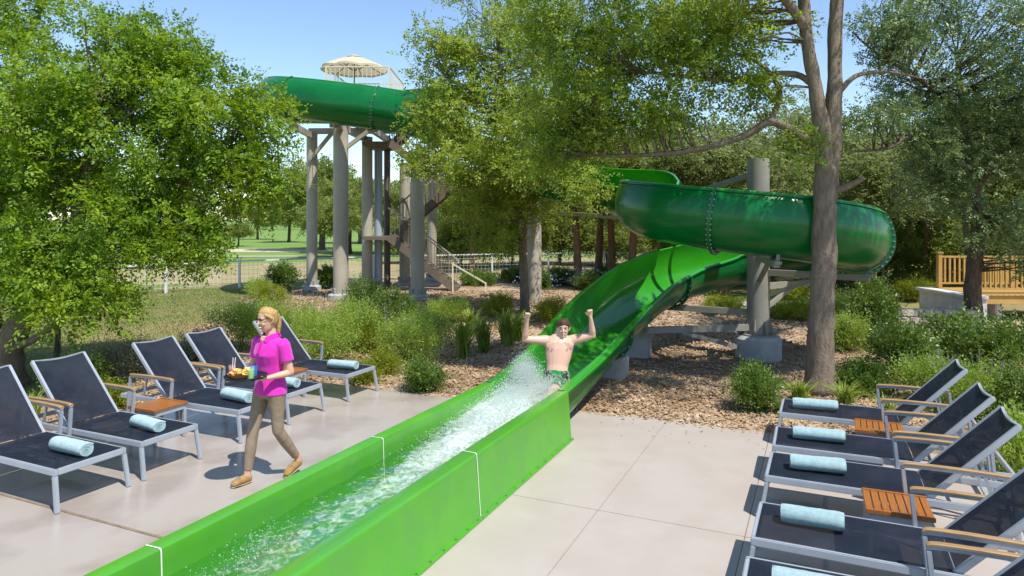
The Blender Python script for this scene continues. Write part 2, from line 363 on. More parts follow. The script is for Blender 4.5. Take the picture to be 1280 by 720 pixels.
def chips(n, xr, yr, smin, smax):
    x = rs.uniform(*xr, n); y = rs.uniform(*yr, n)
    nn = DY * x - DX * y; tt = DX * x + DY * y
    k = in_mulch(nn, tt, x, y) & ((nn < -8.36) | (nn > 3.08) | (tt > 8.62) | (rs.rand(n) < .25)) | ((tt > 8.05) & (tt < 8.6) & (rs.rand(n) < .05 * np.clip((tt - 8.05) / .5, 0, 1) ** 2)) & (np.abs(nn + 3.175) > .7); x = x[k]; y = y[k]; m = len(x)
    z = 0.004 + 0.022 * wavy(x, y, 1.2) + rs.rand(m) * 0.022; z = np.where((tt[k] < 8.62), .006 + .004 * rs.rand(m), z)
    L = rs.uniform(smin, smax, m); B = L * rs.uniform(0.3, 0.8, m); a = rs.uniform(0, 6.28, m); ti = rs.normal(0, 0.32, m); t2 = rs.normal(0, 0.32, m)
    ax = np.stack([np.cos(a) * np.cos(ti), np.sin(a) * np.cos(ti), np.sin(ti)], -1); bx = np.stack([-np.sin(a) * np.cos(t2), np.cos(a) * np.cos(t2), np.sin(t2)], -1)
    c = np.stack([x, y, z], -1); A = ax * (L / 2)[:, None]; Bv = bx * (B / 2)[:, None]
    V = np.stack([c - A - Bv * .7, c + A * .8 - Bv, c + A + Bv * .6, c - A * .7 + Bv], 1).reshape(-1, 3)
    return V
V = np.concatenate([chips(80000, (-6, 9), (7.8, 13.5), 0.02, 0.058), chips(50000, (-9.5, 11), (13.5, 24), 0.04, 0.09)])
F = np.arange(len(V)).reshape(-1, 4)
o = link(bpy.data.objects.new('wood_chips', fast_mesh('wood_chips', V, F, M['chip'])))
tag(o, 'loose tan and brown wood chip mulch covering the garden beds', 'mulch', kind='stuff')
def blades(n, xr, yr, hmin, hmax, test, wid=0.012):
    x = rs.uniform(*xr, n); y = rs.uniform(*yr, n); k = test(x, y); x = x[k]; y = y[k]; m = len(x)
    a = rs.uniform(0, 6.28, m); h = rs.uniform(hmin, hmax, m); ln = rs.normal(0, 0.4, m) * h; ln2 = rs.normal(0, 0.4, m) * h
    b = np.stack([x, y, np.full(m, -0.055)], -1); w = np.stack([np.cos(a), np.sin(a), 0 * a], -1) * wid
    V = np.stack([b - w, b + w, b + np.stack([ln, ln2, h], -1)], 1).reshape(-1, 3); return V
def lawn_test(x, y):
    nn = DY * x - DX * y; tt = DX * x + DY * y
    return ~in_mulch(nn, tt, x, y) & (nn < -8.4) | ((x < -5) & (tt > 8.6) & ~in_mulch(nn, tt, x, y))
V = blades(60000, (-16, -5), (9, 25), 0.02, 0.06, lawn_test, 0.010)
o = link(bpy.data.objects.new('turf_grass', fast_mesh('turf_grass', V, np.arange(len(V)).reshape(-1, 3), M['turf_blade'])))
tag(o, 'patchy dry and green turf blades on the lawn behind the loungers', 'grass', kind='stuff')

# ================================================================== the water slide
slide = empty('water_slide', W(-3.18, 7.4), 0, 'bright green open water slide winding down from the tower to the flat run-out', 'water slide')
SL = slide.location.copy()
def sbuild(mb, name, mats, smooth=False, parent=None):
    """mesh in world coordinates, linked under the slide (or one of its parts, which all share its origin)"""
    mb.v = [tuple(Vector(v) - SL) for v in mb.v]
    return mb.build(name, mats, parent or slide, smooth)
RUN_C = -3.175
prof = [(-.605, .003), (-.605, .018), (-.578, .022), (-.573, .032), (-.540, .49), (-.535, .532), (-.527, .542), (-.412, .545), (-.403, .541), (-.400, .53), (-.397, .45),
        (-.385, .16), (-.36, .105), (-.30, .075), (-.18, .062), (0, .06)]
prof = prof + [(-u, v) for u, v in reversed(prof[:-1])]
def runout(t0, t1):
    mb = MB(); nseg = max(2, int((t1 - t0) / 0.15)); k = len(prof); vs = []; fs = []
    for i in range(nseg + 1):
        t = t0 + (t1 - t0) * i / nseg
        vs += [W(RUN_C + u, t, v) for u, v in prof]
    for i in range(nseg):
        for a in range(k):
            b = (a + 1) % k; fs.append((i * k + a, (i + 1) * k + a, (i + 1) * k + b, i * k + b))
    fs.append(tuple(range(k))); fs.append(tuple(nseg * k + a for a in range(k - 1, -1, -1)))
    mb.add(vs, fs); return sbuild(mb, 'runout_section', M['green_wall'], 40)
for t0, t1 in ((0.4, 2.857), (2.863, 5.117), (5.123, 7.4)):
    sec = runout(t0, t1)
    mb = MB()                                            # bolts along the foot flanges
    t = t0 + 0.1
    while t < t1 - 0.05:
        for s in (-1, 1): mb.lathe([(.008, .0), (.008, .007), (.004, .009)], W(RUN_C + s * .590, t, .018), 6)
        t += 0.19
    sbuild(mb, 'foot_bolts', M['green_rim'], False, sec)['kind'] = 'stuff'
for ts in (2.86, 5.12):                                  # caulked seams between the sections
    mb = MB(); vs = []; fs = []; sel = list(range(2, len(prof) - 2))
    for i, a in enumerate(sel):
        u, v = prof[a]; un, vn = (prof[a + 1][0] - prof[a - 1][0], prof[a + 1][1] - prof[a - 1][1]); l = math.hypot(un, vn)
        ou, ov = -vn / l * .0035, un / l * .0035
        for dt in (-.005, .005): vs.append(W(RUN_C + u + ou, ts + dt, v + ov))
    for i in range(len(sel) - 1): fs.append((2 * i, 2 * i + 1, 2 * i + 3, 2 * i + 2))
    mb.add(vs, fs); sbuild(mb, 'caulk_seam', M['caulk'])

CP = [  # x, y, z of the trough bottom, extra wall left, extra wall right (looking downstream), roundness, lip width
 (-1.0, 25.7, 6.85, .15, .15, 1, .05), (-4.5, 26.2, 6.6, .15, .40, 1, .05), (-7.1, 25.4, 6.35, .12, .70, 1, .05), (-8.0, 23.6, 6.05, .12, .78, 1, .05), (-7.2, 21.6, 5.72, .12, .80, 1, .05),
 (-5.2, 20.55, 5.34, .12, .82, 1, .05), (-2.9, 20.2, 4.92, .12, .75, 1, .05), (-0.9, 19.2, 4.0, .25, .35, 1, .05), (0.6, 17.5, 3.15, .4, .12, 1, .05), (1.9, 16.2, 2.72, .5, .12, 1, .05),
 (2.85, 14.9, 2.55, .50, .12, 1, .05), (2.75, 13.4, 2.42, .32, .32, 1, .05), (2.36, 12.0, 2.22, .12, .44, 1, .05), (3.05, 10.9, 2.05, .12, .44, 1, .05), (4.35, 10.48, 1.88, .12, .44, 1, .05),
 (5.50, 11.1, 1.68, .12, .46, 1, .05), (5.95, 12.4, 1.49, .12, .46, 1, .05), (5.5, 13.6, 1.33, .12, .44, 1, .05), (4.5, 14.0, 1.17, .10, .42, 1, .06), (3.35, 13.4, .98, .08, .42, 1, .06),
 (2.5, 12.5, .79, .06, .42, 1, .07), (1.85, 11.5, .57, .05, .38, .95, .08), (1.27, 10.45, .36, .03, .28, .8, .10), (.77, 9.40, .19, .0, .10, .45, .12)]
a = W(RUN_C, 7.95); b = W(RUN_C, 7.4)
CP += [(a.x, a.y, .095, 0, .02, .12, .13), (b.x, b.y, .06, 0, 0, 0, .135)]
def cat_n(P, n):
    P = np.array(P); out = []
    for i in range(len(P) - 1):
        A, B, C, D = P[max(i - 1, 0)], P[i], P[i + 1], P[min(i + 2, len(P) - 1)]
        for k in range(n):
            t = k / n; out.append(.5 * (2 * B + (C - A) * t + (2 * A - 5 * B + 4 * C - D) * t * t + (3 * B - A - 3 * C + D) * t ** 3))
    out.append(P[-1]); return np.array(out)
fine = cat_n(CP, 20)
ds = np.r_[0, np.cumsum(np.linalg.norm(np.diff(fine[:, :3], axis=0), axis=1))]
NS = int(ds[-1] / 0.11); SS = np.linspace(0, ds[-1], NS + 1)
PA = np.stack([np.interp(SS, ds, fine[:, k]) for k in range(7)], -1)
PA[:, 3:5] = np.clip(PA[:, 3:5], 0, 1); PA[:, 5] = np.clip(PA[:, 5], 0, 1)
def half_profile(ext, m, flare=0):
    """from the bottom centre to the rim: interior points (u, v) of one side"""
    RR = .51 + .08 * min(1, max(0, (ext - .45) / .3)); pts = []
    for i in range(11):
        th = (math.pi / 2) * i / 10; pts.append((RR * math.sin(th), RR * (1 - math.cos(th))))
    for i in range(1, 6):
        ph = min(ext / .62, 1.25) * i / 5; pts.append((RR * math.cos(ph), RR + .66 * math.sin(ph)))
    rp = [(0, 0), (.18, .002), (.30, .015), (.36, .045), (.385, .10), (.397, .42), (.40, .475)]
    L = [0]
    for i in range(1, len(rp)): L.append(L[-1] + math.hypot(rp[i][0] - rp[i - 1][0], rp[i][1] - rp[i - 1][1]))
    out = []
    for i, (u, v) in enumerate(pts):
        f = L[-1] * i / (len(pts) - 1)
        ru = float(np.interp(f, L, [p[0] for p in rp])); rv = float(np.interp(f, L, [p[1] for p in rp]))
        out.append((u * m + ru * (1 - m), v * m + rv * (1 - m)))
    return out
def ring(i, off=0.0, lip=True):
    """closed shell outline at path sample i, as (u, v); interior, lip, exterior, lip"""
    x, y, z, eL, eR, m, lp = PA[i]
    Lh = half_profile(eL, m); Rh = half_profile(eR, m)
    inn = [(-u, v) for u, v in reversed(Lh)] + Rh[1:]
    return inn
def frame(i):
    t = PA[min(i + 1, NS), :3] - PA[max(i - 1, 0), :3]; t = Vector(t).normalized()
    if i == NS: t = Vector((-DX, -DY, -0.02)).normalized()
    r = Vector((t.y, -t.x, 0)).normalized(); up = r.cross(t)
    return Vector(PA[i, :3]), r, up, t
def outer_of(inn, th):
    out = []
    for k in range(len(inn)):
        a = inn[max(k - 1, 0)]; b = inn[min(k + 1, len(inn) - 1)]; dx, dy = b[0] - a[0], b[1] - a[1]; l = math.hypot(dx, dy) or 1
        out.append((inn[k][0] + dy / l * th, inn[k][1] - dx / l * th))
    return out
def shell_section(i0, i1):
    vs = []; fs = []; ms = []; K = None
    for i in range(i0, i1 + 1):
        p, r, up, t = frame(i); inn = ring(i); out = outer_of(inn, .022); lp = PA[i, 6]
        l0, r0 = inn[0], inn[-1]
        loop = inn + [(r0[0] + .01, r0[1] + .016), (r0[0] + lp * .6, r0[1] + .016), (r0[0] + lp, r0[1] - .004), (r0[0] + lp, r0[1] - .03), (out[-1][0], out[-1][1] - .032)] \
            + list(reversed(out))[1:-1] + [(out[0][0], out[0][1] - .032), (l0[0] - lp, l0[1] - .03), (l0[0] - lp, l0[1] - .004), (l0[0] - lp * .6, l0[1] + .016), (l0[0] - .01, l0[1] + .016)]
        K = len(loop); ni = len(inn)
        vs += [p + r * u + up * v for u, v in loop]
    for i in range(i1 - i0):
        for a in range(K):
            b = (a + 1) % K; fs.append((i * K + a, i * K + b, (i + 1) * K + b, (i + 1) * K + a))
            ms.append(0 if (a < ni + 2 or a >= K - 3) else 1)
    fs.append(tuple(range(K - 1, -1, -1))); fs.append(tuple((i1 - i0) * K + a for a in range(K))); ms += [1, 1]
    mb = MB(); mb.v = vs; mb.f = fs; mb.m = ms
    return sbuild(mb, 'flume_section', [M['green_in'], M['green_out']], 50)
def flange(i):
    p, r, up, t = frame(i); inn = ring(i); o1 = outer_of(inn, .020); o2 = outer_of(inn, .072)
    vs = []; fs = []; n = len(inn)
    for (uo, h) in ((o1, -.022), (o2, -.022), (o2, .022), (o1, .022)):
        vs += [p + r * u + up * (v - .02) + t * h for u, v in uo]
    for a in range(4):
        b = (a + 1) % 4
        for k in range(n - 1): fs.append((a * n + k, a * n + k + 1, b * n + k + 1, b * n + k))
    for k in (0, n - 1): fs.append(tuple(a * n + k for a in (range(4) if k == 0 else range(3, -1, -1))))
    mb = MB(); mb.add(vs, fs); fl = sbuild(mb, 'flange', M['green_rim'], 40)
    mb = MB(); om = outer_of(inn, .05); acc = 0
    for k in range(1, n):
        acc += math.hypot(om[k][0] - om[k - 1][0], om[k][1] - om[k - 1][1])
        if acc > .085:
            acc = 0; c = p + r * om[k][0] + up * (om[k][1] - .02)
            mb.bar(c - t * .036, c + t * .036, .020, .020, up=up)
    sbuild(mb, 'flange_bolts', M['bolt'], False, fl)['kind'] = 'stuff'
cuts = list(np.linspace(0, NS, 16).astype(int))
for a, b in zip(cuts[:-1], cuts[1:]): shell_section(a, b)
for c in cuts[1:-1]: flange(c)
flange(NS - 1)

def near_i(x, y, z):
    return int(np.argmin(((PA[:, :3] - np.array([x, y, z])) ** 2).sum(1)))
# --- posts that carry the flume
def post(x, y, r, ztop, m, ped_r=.4, ped_h=.42, ped=True, gz=-.03):
    mb = MB(); mb.tube([(x, y, gz), (x, y, ztop * .5), (x, y, ztop)], [r, r * .98, r * .96], 24)
    po = sbuild(mb, 'support_post', m, 40)
    if ped:
        mb = MB(); mb.lathe([(ped_r * 1.0, -.05), (ped_r, ped_h - .05), (ped_r - .05, ped_h)], (x, y, 0), 28)
        sbuild(mb, 'concrete_footing', M['conc'], 35, po)
        mb = MB(); mb.lathe([(r * 1.5, ped_h), (r * 1.5, ped_h + .03)], (x, y, 0), 24)
        for k in range(8):
            a = k * math.pi / 4 + .2; d = Vector((math.cos(a), math.sin(a), 0)); c = Vector((x, y, ped_h + .03))
            e = Vector((-d.y, d.x, 0)) * .008
            v = [c + d * r * .95, c + d * r * 1.45, c + d * r * .95 + Vector((0, 0, .3))]
            mb.add([q + e for q in v] + [q - e for q in v], [(0, 1, 2), (5, 4, 3), (0, 3, 4, 1), (1, 4, 5, 2), (2, 5, 3, 0)])
        sbuild(mb, 'base_plate', m, False, po)
    return po
hub = Vector((4.42, 12.35, 0)); pm = post(hub.x, hub.y, .20, 3.58, M['steel_grey'])
def arm(c, x, y, z, m=None, parent=None, drop=.10):
    """bracket arm from post centre c to under the flume at (x, y, z)"""
    m = m or M['steel_grey']; i = near_i(x, y, z); p = Vector(PA[i, :3]); e = p - Vector((0, 0, drop))
    h = Vector((c.x, c.y, e.z)); d = (e - h).normalized(); h = h + d * .15
    mb = MB(); mb.bar(h, e + d * .22, .09, .11); mb.bar(h - Vector((0, 0, .42)), h + (e - h) * .6 - Vector((0, 0, .05)), .06, .07)
    _, r, up, t = frame(i)
    mb.bar(e - r * .26 + Vector((0, 0, .02)), e + r * .26 + Vector((0, 0, .02)), .10, .05)
    for s in (-1, 1): mb.bar(e + r * .2 * s, e + r * .24 * s + Vector((0, 0, .17)), .05, .05)
    return sbuild(mb, 'bracket_arm', m, False, parent or slide)
arm(hub, 4.0, 10.55, 2.05, parent=pm); arm(hub, 5.75, 11.1, 1.8, parent=pm); arm(hub, 3.0, 13.15, .95, parent=pm); arm(hub, 2.75, 13.4, 2.5, parent=pm); arm(hub, 5.9, 13.3, 1.5, parent=pm); arm(hub, 2.1, 11.9, .66, parent=pm)
mb = MB(); mb.bar((4.3, 12.4, 3.30), (2.9, 14.5, 2.75), .09, .09); sbuild(mb, 'diagonal_brace', M['steel_grey'], False, pm)
p2 = post(.67, 20.6, .215, 4.3, M['steel'], ped=False); c2 = Vector((.67, 20.6, 0))
arm(c2, .35, 17.9, 3.5, M['steel'], p2)
mb = MB(); mb.bar((.7, 20.5, 2.72), (3.1, 15.2, 2.50), .10, .10); mb.bar((.7, 20.5, 3.35), (2.5, 16.0, 2.70), .10, .10); sbuild(mb, 'beam', M['steel'], False, p2)
# --- concrete blocks under the last curve
for (px_, py_, sx, sy, sz, rz) in ((768, 474, .46, .40, .36, -.35), (798, 447, .52, .45, .50, -.3)):
    g = GP(px_, py_); mb = MB(); mb.box((g.x, g.y + .2, sz / 2 - .03), (sx, sy, sz), Matrix.Rotation(rz, 3, 'Z'), bev=.025)
    sbuild(mb, 'concrete_block', M['conc'], 30)

# ================================================================== the start tower
tower = empty('slide_tower', (-5.2, 23.6, 0), 0, 'beige steel tower with round columns, stairs and a high railed platform', 'tower')
TL = tower.location.copy()
def tbuild(mb, name, mats, smooth=False, parent=None):
    mb.v = [tuple(Vector(v) - TL) for v in mb.v]; return mb.build(name, mats, parent or tower, smooth)
def column(px_, base, r, ztop, m=M['steel'], flare=True):
    g = GP(px_, base); mb = MB(); mb.tube([(g.x, g.y, -.1), (g.x, g.y, ztop * .5), (g.x, g.y, ztop)], r, 24); c = tbuild(mb, 'column', m, 40)
    if flare:
        mb = MB(); mb.lathe([(r * 1.75, -.06), (r * 1.7, .12), (r * 1.15, .17)], (g.x, g.y, 0), 20)
        for k in range(6):
            a = k * math.pi / 3; d = Vector((math.cos(a), math.sin(a), 0)); mb.bar(g + d * r * .9 + Vector((0, 0, .16)), g + d * r * 1.1 + Vector((0, 0, .34)), .03, .12)
        tbuild(mb, 'column_base', M['conc'], False, c)
    return g
cols = [column(390, 362, .19, 5.55), column(426, 373, .235, 5.5), column(459, 361, .19, 5.45), column(506, 357, .20, 4.6), column(522, 374, .22, 4.6), column(540, 352, .19, 4.5)]
g = GP(473, 360); mb = MB(); mb.tube([(g.x, g.y, -.05), (g.x, g.y, 5.3)], .15, 16); tbuild(mb, 'drain_pipe', M['pipe'], 40)
g = GP(484, 358); mb = MB(); mb.tube([(g.x, g.y, -.05), (g.x, g.y, 5.6)], .12, 12); tbuild(mb, 'column', M['steel_dark'], 40)
mb = MB(); mb.box((-5.0, 23.6, 6.26), (2.3, 3.0, .16)); tbuild(mb, 'platform', M['steel'])
for z, a, b in ((5.6, (-7.4, 21.4), (-2.6, 21.9)), (5.62, (-7.2, 24.4), (-2.8, 24.2)), (5.45, (-6.9, 21.5), (-7.1, 24.6)), (5.4, (-5.35, 21.0), (-5.3, 25.0)), (5.3, (-4.35, 21.0), (-4.4, 25.0)), (4.62, (-2.75, 20.2), (-3.0, 25.2))):
    mb = MB(); mb.bar((*a, z), (*b, z), .14, .20); tbuild(mb, 'beam', M['steel'])
for a, b in (((-7.1, 24.2, 4.6), (-6.2, 24.0, 5.6)), ((-5.3, 21.7, 4.7), (-4.3, 21.5, 5.4)), ((-5.3, 23.6, 5.5), (-5.3, 23.6, 6.25)), ((-5.9, 22.5, 5.5), (-5.9, 22.5, 6.2)), ((-4.0, 22.5, 5.4), (-4.1, 22.5, 6.2))):
    mb = MB(); mb.bar(a, b, .09, .12); tbuild(mb, 'strut', M['steel'])
# platform railing: posts, rails and balusters
corners = [(-6.0, 22.2), (-3.95, 22.2), (-3.95, 25.0), (-6.0, 25.0)]
for k in range(4):
    a = Vector((*corners[k], 6.34)); b = Vector((*corners[(k + 1) % 4], 6.34)); up = Vector((0, 0, 1))
    mb = MB(); mb.bar(a + up * 1.08, b + up * 1.08, .035, .035); mb.bar(a + up * .1, b + up * .1, .04, .04); tbuild(mb, 'handrail', M['cream_rail'])
    mb = MB(); mb.bar(a, a + up * 1.1, .045, .045); tbuild(mb, 'railing_post', M['cream_rail'])
    for i in range(1, 14):
        c = a + (b - a) * i / 14; mb = MB(); mb.bar(c + up * .1, c + up * 1.06, .016, .016); tbuild(mb, 'baluster', M['cream_rail'])
# stairs: three switchback flights
def flight(x0, x1, y, z0, z1, n=12):
    a = Vector((x0, y, z0)); b = Vector((x1, y, z1)); up = Vector((0, 0, 1)); fl = None
    for s in (-.45, .45):
        mb = MB(); mb.bar(a + Vector((0, s, 0)), b + Vector((0, s, 0)), .05, .26); st = tbuild(mb, 'stringer', M['steel_dark'])
        mb = MB(); mb.bar(a + Vector((0, s, 1.0)), b + Vector((0, s, 1.0)), .045, .045); tbuild(mb, 'handrail', M['steel_dark'] if s < 0 else M['steel'])
        for i in range(15):
            c = a + (b - a) * (i + .5) / 15 + Vector((0, s, 0)); mb = MB(); mb.bar(c + up * .1, c + up * 1.0, .02, .02); tbuild(mb, 'baluster', M['steel_dark'])
    for i in range(n):
        c = a + (b - a) * (i + .5) / n; mb = MB(); mb.box(c + up * .04, (.27, .88, .04)); tbuild(mb, 'tread', M['steel_dark'])
flight(-1.9, -4.3, 24.3, 0.0, 1.9); flight(-4.3, -2.3, 25.6, 1.9, 3.6); flight(-2.3, -4.3, 24.3, 3.6, 5.2); flight(-4.4, -3.4, 25.6, 5.2, 6.3, 7)
for x, y, z in ((-4.75, 24.95, 1.9), (-1.9, 24.95, 3.6), (-4.75, 24.95, 5.2)):
    mb = MB(); mb.box((x, y, z - .06), (.9, 2.2, .12)); tbuild(mb, 'landing', M['steel_dark'])
mb = MB(); mb.bar((-2.05, 23.8, .0), (-2.05, 23.8, 1.0), .05, .05); mb.bar((-2.05, 23.8, .95), (-.9, 23.6, .3), .045, .045); mb.bar((-.9, 23.6, 0), (-.9, 23.6, .32), .05, .05); tbuild(mb, 'lower_handrail', M['cream_rail'])

# --- parasol on the platform
par = empty('parasol', (-5.5, 24.0, 6.34), 0, 'cream canvas parasol open on top of the slide tower', 'parasol')
mb = MB(); mb.lathe([(.25, 0), (.25, .05), (.06, .09)], seg=16); mb.build('base', M['steel_dark'], par)
mb = MB(); mb.tube([(0, 0, .05), (0, 0, 1.82)], .022, 8); mb.build('pole', M['steel_dark'], par)
NP = 8; vs = []; fs = []; prof_c = [(0.0, 1.84), (.2, 1.80), (.45, 1.73), (.75, 1.61), (1.0, 1.50), (1.16, 1.42)]; seg = 32
for r, z in prof_c:
    for k in range(seg):
        a = 2 * math.pi * k / seg; c = abs(math.cos(a * NP / 2)); sag = (1 - c) * .045 * (r / 1.16)
        rr = r * (1 - .05 * (1 - c)); vs.append((rr * math.cos(a), rr * math.sin(a), z - sag))
n = len(prof_c)
for i in range(n - 1):
    for k in range(seg): fs.append((i * seg + k, i * seg + (k + 1) % seg, (i + 1) * seg + (k + 1) % seg, (i + 1) * seg + k))
base = (n - 1) * seg; o = len(vs)
for k in range(seg): vs.append((vs[base + k][0] * 1.0, vs[base + k][1] * 1.0, vs[base + k][2] - .07))
for k in range(seg): fs.append((base + k, base + (k + 1) % seg, o + (k + 1) % seg, o + k))
mb = MB(); mb.add(vs, fs); can = mb.build('canopy', M['canvas'], par, 60)
mb = MB(); mb.lathe([(.26, 1.81), (.14, 1.86), (.02, 1.90)], seg=16); mb.build('vent_cap', M['canvas'], can)
for k in range(NP):
    a = 2 * math.pi * k / NP; d = Vector((math.cos(a), math.sin(a), 0))
    mb = MB(); mb.bar(d * .03 + Vector((0, 0, 1.78)), d * 1.13 + Vector((0, 0, 1.40)), .016, .022); rib = mb.build('rib', M['steel_dark'], par)
    mb = MB(); mb.bar(d * .03 + Vector((0, 0, 1.35)), d * .58 + Vector((0, 0, 1.60)), .014, .018); mb.build('strut', M['steel_dark'], rib)
# ================================================================== water in the run-out, foam and spray
def water_mat():
    m = bpy.data.materials.new('slide_water'); m.use_nodes = True
    N = m.node_tree.nodes; L = m.node_tree.links; out = N['Material Output']; N.remove(N['Principled BSDF'])
    at = N.new('ShaderNodeAttribute'); at.attribute_name = 'foam'
    g = N.new('ShaderNodeNewGeometry')
    nz = N.new('ShaderNodeTexNoise'); nz.inputs['Scale'].default_value = 13; nz.inputs['Detail'].default_value = 8; nz.inputs['Roughness'].default_value = 0.68; nz.inputs['Distortion'].default_value = 0.9
    L.new(g.outputs['Position'], nz.inputs['Vector'])
    sm = N.new('ShaderNodeMath'); sm.operation = 'MULTIPLY_ADD'; L.new(nz.outputs[0], sm.inputs[0]); sm.inputs[1].default_value = 1.7; L.new(at.outputs['Fac'], sm.inputs[2])
    mr = N.new('ShaderNodeMapRange'); mr.inputs[1].default_value = 1.02; mr.inputs[2].default_value = 1.72; L.new(sm.outputs[0], mr.inputs[0])
    nb = N.new('ShaderNodeTexNoise'); nb.inputs['Scale'].default_value = 16; nb.inputs['Detail'].default_value = 5; nb.inputs['Distortion'].default_value = 0.5; L.new(g.outputs['Position'], nb.inputs['Vector'])
    bp = N.new('ShaderNodeBump'); bp.inputs['Strength'].default_value = 0.30; bp.inputs['Distance'].default_value = 0.025; L.new(nb.outputs[0], bp.inputs['Height'])
    gl = N.new('ShaderNodeBsdfGlossy'); gl.inputs['Roughness'].default_value = 0.12; L.new(bp.outputs[0], gl.inputs['Normal'])
    tp = N.new('ShaderNodeBsdfTransparent'); tp.inputs[0].default_value = (0.80, 0.96, 0.82, 1)
    fr = N.new('ShaderNodeFresnel'); fr.inputs['IOR'].default_value = 1.33
    hf_ = N.new('ShaderNodeMath'); hf_.operation = 'MULTIPLY'; hf_.inputs[1].default_value = 0.42; L.new(fr.outputs[0], hf_.inputs[0])
    m1 = N.new('ShaderNodeMixShader'); L.new(hf_.outputs[0], m1.inputs[0]); L.new(tp.outputs[0], m1.inputs[1]); L.new(gl.outputs[0], m1.inputs[2])
    fo = N.new('ShaderNodeBsdfPrincipled'); fo.inputs['Base Color'].default_value = (0.64, 0.73, 0.67, 1); fo.inputs['Roughness'].default_value = 0.5; L.new(bp.outputs[0], fo.inputs['Normal'])
    m2 = N.new('ShaderNodeMixShader'); L.new(mr.outputs[0], m2.inputs[0]); L.new(m1.outputs[0], m2.inputs[1]); L.new(fo.outputs[0], m2.inputs[2])
    L.new(m2.outputs[0], out.inputs[0]); return m
M['water'] = water_mat()
M['spray'] = mat('white_spray', (0.72, 0.79, 0.76), 0.15, 0.6, transl=0.35, transp=0.45)
def water_sheet():
    # along the run-out (t) and on up the flume past the rider
    T = np.r_[np.arange(0.5, 7.4, 0.05)]; rows = []
    for t in T: rows.append(('t', t))
    for i in range(NS, NS - 22, -1): rows.append(('i', i))
    U = np.linspace(-1, 1, 25); V = []; foam = []
    r2 = np.random.RandomState(5)
    for kind, q in rows:
        if kind == 't':
            c = W(RUN_C, q); rt = Vector((DY, -DX, 0)) ; dep = .365; base = 0.0; t = q; half = .393
        else:
            p, rr_, up, tt = frame(q); c = Vector((p.x, p.y, 0)); rt = -rr_; t = 7.4 + (SS[NS] - SS[q]); dep = p.z + .305 - .21 * min(1, (t - 7.4) / 1.5); half = .393 + .0 * min(1, t - 7.4)
        w = half
        for u in U:
            chop = .004 + .026 * math.exp(-((t - 7.1) / 1.1) ** 2) + .012 * math.exp(-((t - 5.0) / 1.2) ** 2)
            z = dep + .085 * math.exp(-((t - 7.15) / .62) ** 2 - ((u + .1) / .8) ** 2) + .035 * math.exp(-((t - 6.0) / .6) ** 2 - (u / .7) ** 2) + chop * (math.sin(t * 9 + u * 4) * .5 + math.sin(t * 17 - u * 7 + 1) * .4 + r2.normal(0, .22))
            p = c + rt * (u * w); V.append((p.x, p.y, z))
            f = 1.0 * math.exp(-((t - 7.3) / 1.0) ** 2) + .62 * math.exp(-((t - 5.7) / 1.0) ** 2 - ((u - .1) / .6) ** 2) + .22 * math.exp(-((t - 4.0) / 1.2) ** 2 - (u / .7) ** 2) - .12 * abs(u) ** 3 + .04
            if t > 8.2: f -= (t - 8.2) * .9
            foam.append(f)
    n = len(rows); k = len(U); id_ = np.arange(n * k).reshape(n, k)
    F = np.stack([id_[:-1, :-1], id_[:-1, 1:], id_[1:, 1:], id_[1:, :-1]], -1).reshape(-1, 4)[:, ::-1]
    me = fast_mesh('water', np.array(V), F, M['water'], True)
    at = me.attributes.new('foam', 'FLOAT', 'POINT'); at.data.foreach_set('value', np.array(foam, dtype=np.float32))
    return tag(link(bpy.data.objects.new('water', me)), kind='structure')
water_sheet()
def spray():
    r3 = np.random.RandomState(8); P = []; S = []
    def cl(n, c, sp, smin, smax):
        P.append(np.array(c) + r3.normal(0, 1, (n, 3)) * np.array(sp)); S.append(r3.uniform(smin, smax, n) ** 1.0)
    a = W(RUN_C - .02, 7.25, .49); cl(12000, a, (.19, .36, .055), .0010, .0045)
    a = W(RUN_C - .15, 7.75, .60); cl(9000, a, (.10, .16, .085), .0008, .0038)
    a = W(RUN_C - .24, 7.95, .68); cl(2500, a, (.07, .10, .10), .0008, .0030)
    a = W(RUN_C + .18, 7.55, .52); cl(4000, a, (.10, .16, .055), .0010, .0038)
    a = W(RUN_C + .03, 6.45, .425); cl(9000, a, (.21, .5, .024), .0010, .0045)
    a = W(RUN_C + .05, 5.5, .385); cl(4000, a, (.19, .5, .014), .0010, .0038)
    a = W(RUN_C - .15, 3.3, .378); cl(500, a, (.12, .3, .010), .001, .004)
    P = np.concatenate(P); S = np.concatenate(S); nn = DY * P[:, 0] - DX * P[:, 1]; k = (P[:, 2] > .33) & ((np.abs(nn - RUN_C) < .39 + .35 * np.clip(P[:, 2] - .60, 0, 1))); P = P[k]; S = S[k]
    o_ = np.array([(1, 0, 0), (-1, 0, 0), (0, 1, 0), (0, -1, 0), (0, 0, 1), (0, 0, -1)], float)
    f_ = np.array([(0, 2, 4), (2, 1, 4), (1, 3, 4), (3, 0, 4), (2, 0, 5), (1, 2, 5), (3, 1, 5), (0, 3, 5)])
    st = 1 + r3.uniform(0, 1.2, (len(P), 3)) ** 2
    V = (P[:, None, :] + o_[None] * (S[:, None, None] * st[:, None, :])).reshape(-1, 3)
    F = (f_[None] + (np.arange(len(P)) * 6)[:, None, None]).reshape(-1, 3)
    o = link(bpy.data.objects.new('water_spray', fast_mesh('water_spray', V, F, M['spray'], True)))
    tag(o, 'white splash of water thrown up in front of the rider', 'splash', kind='stuff')
spray()

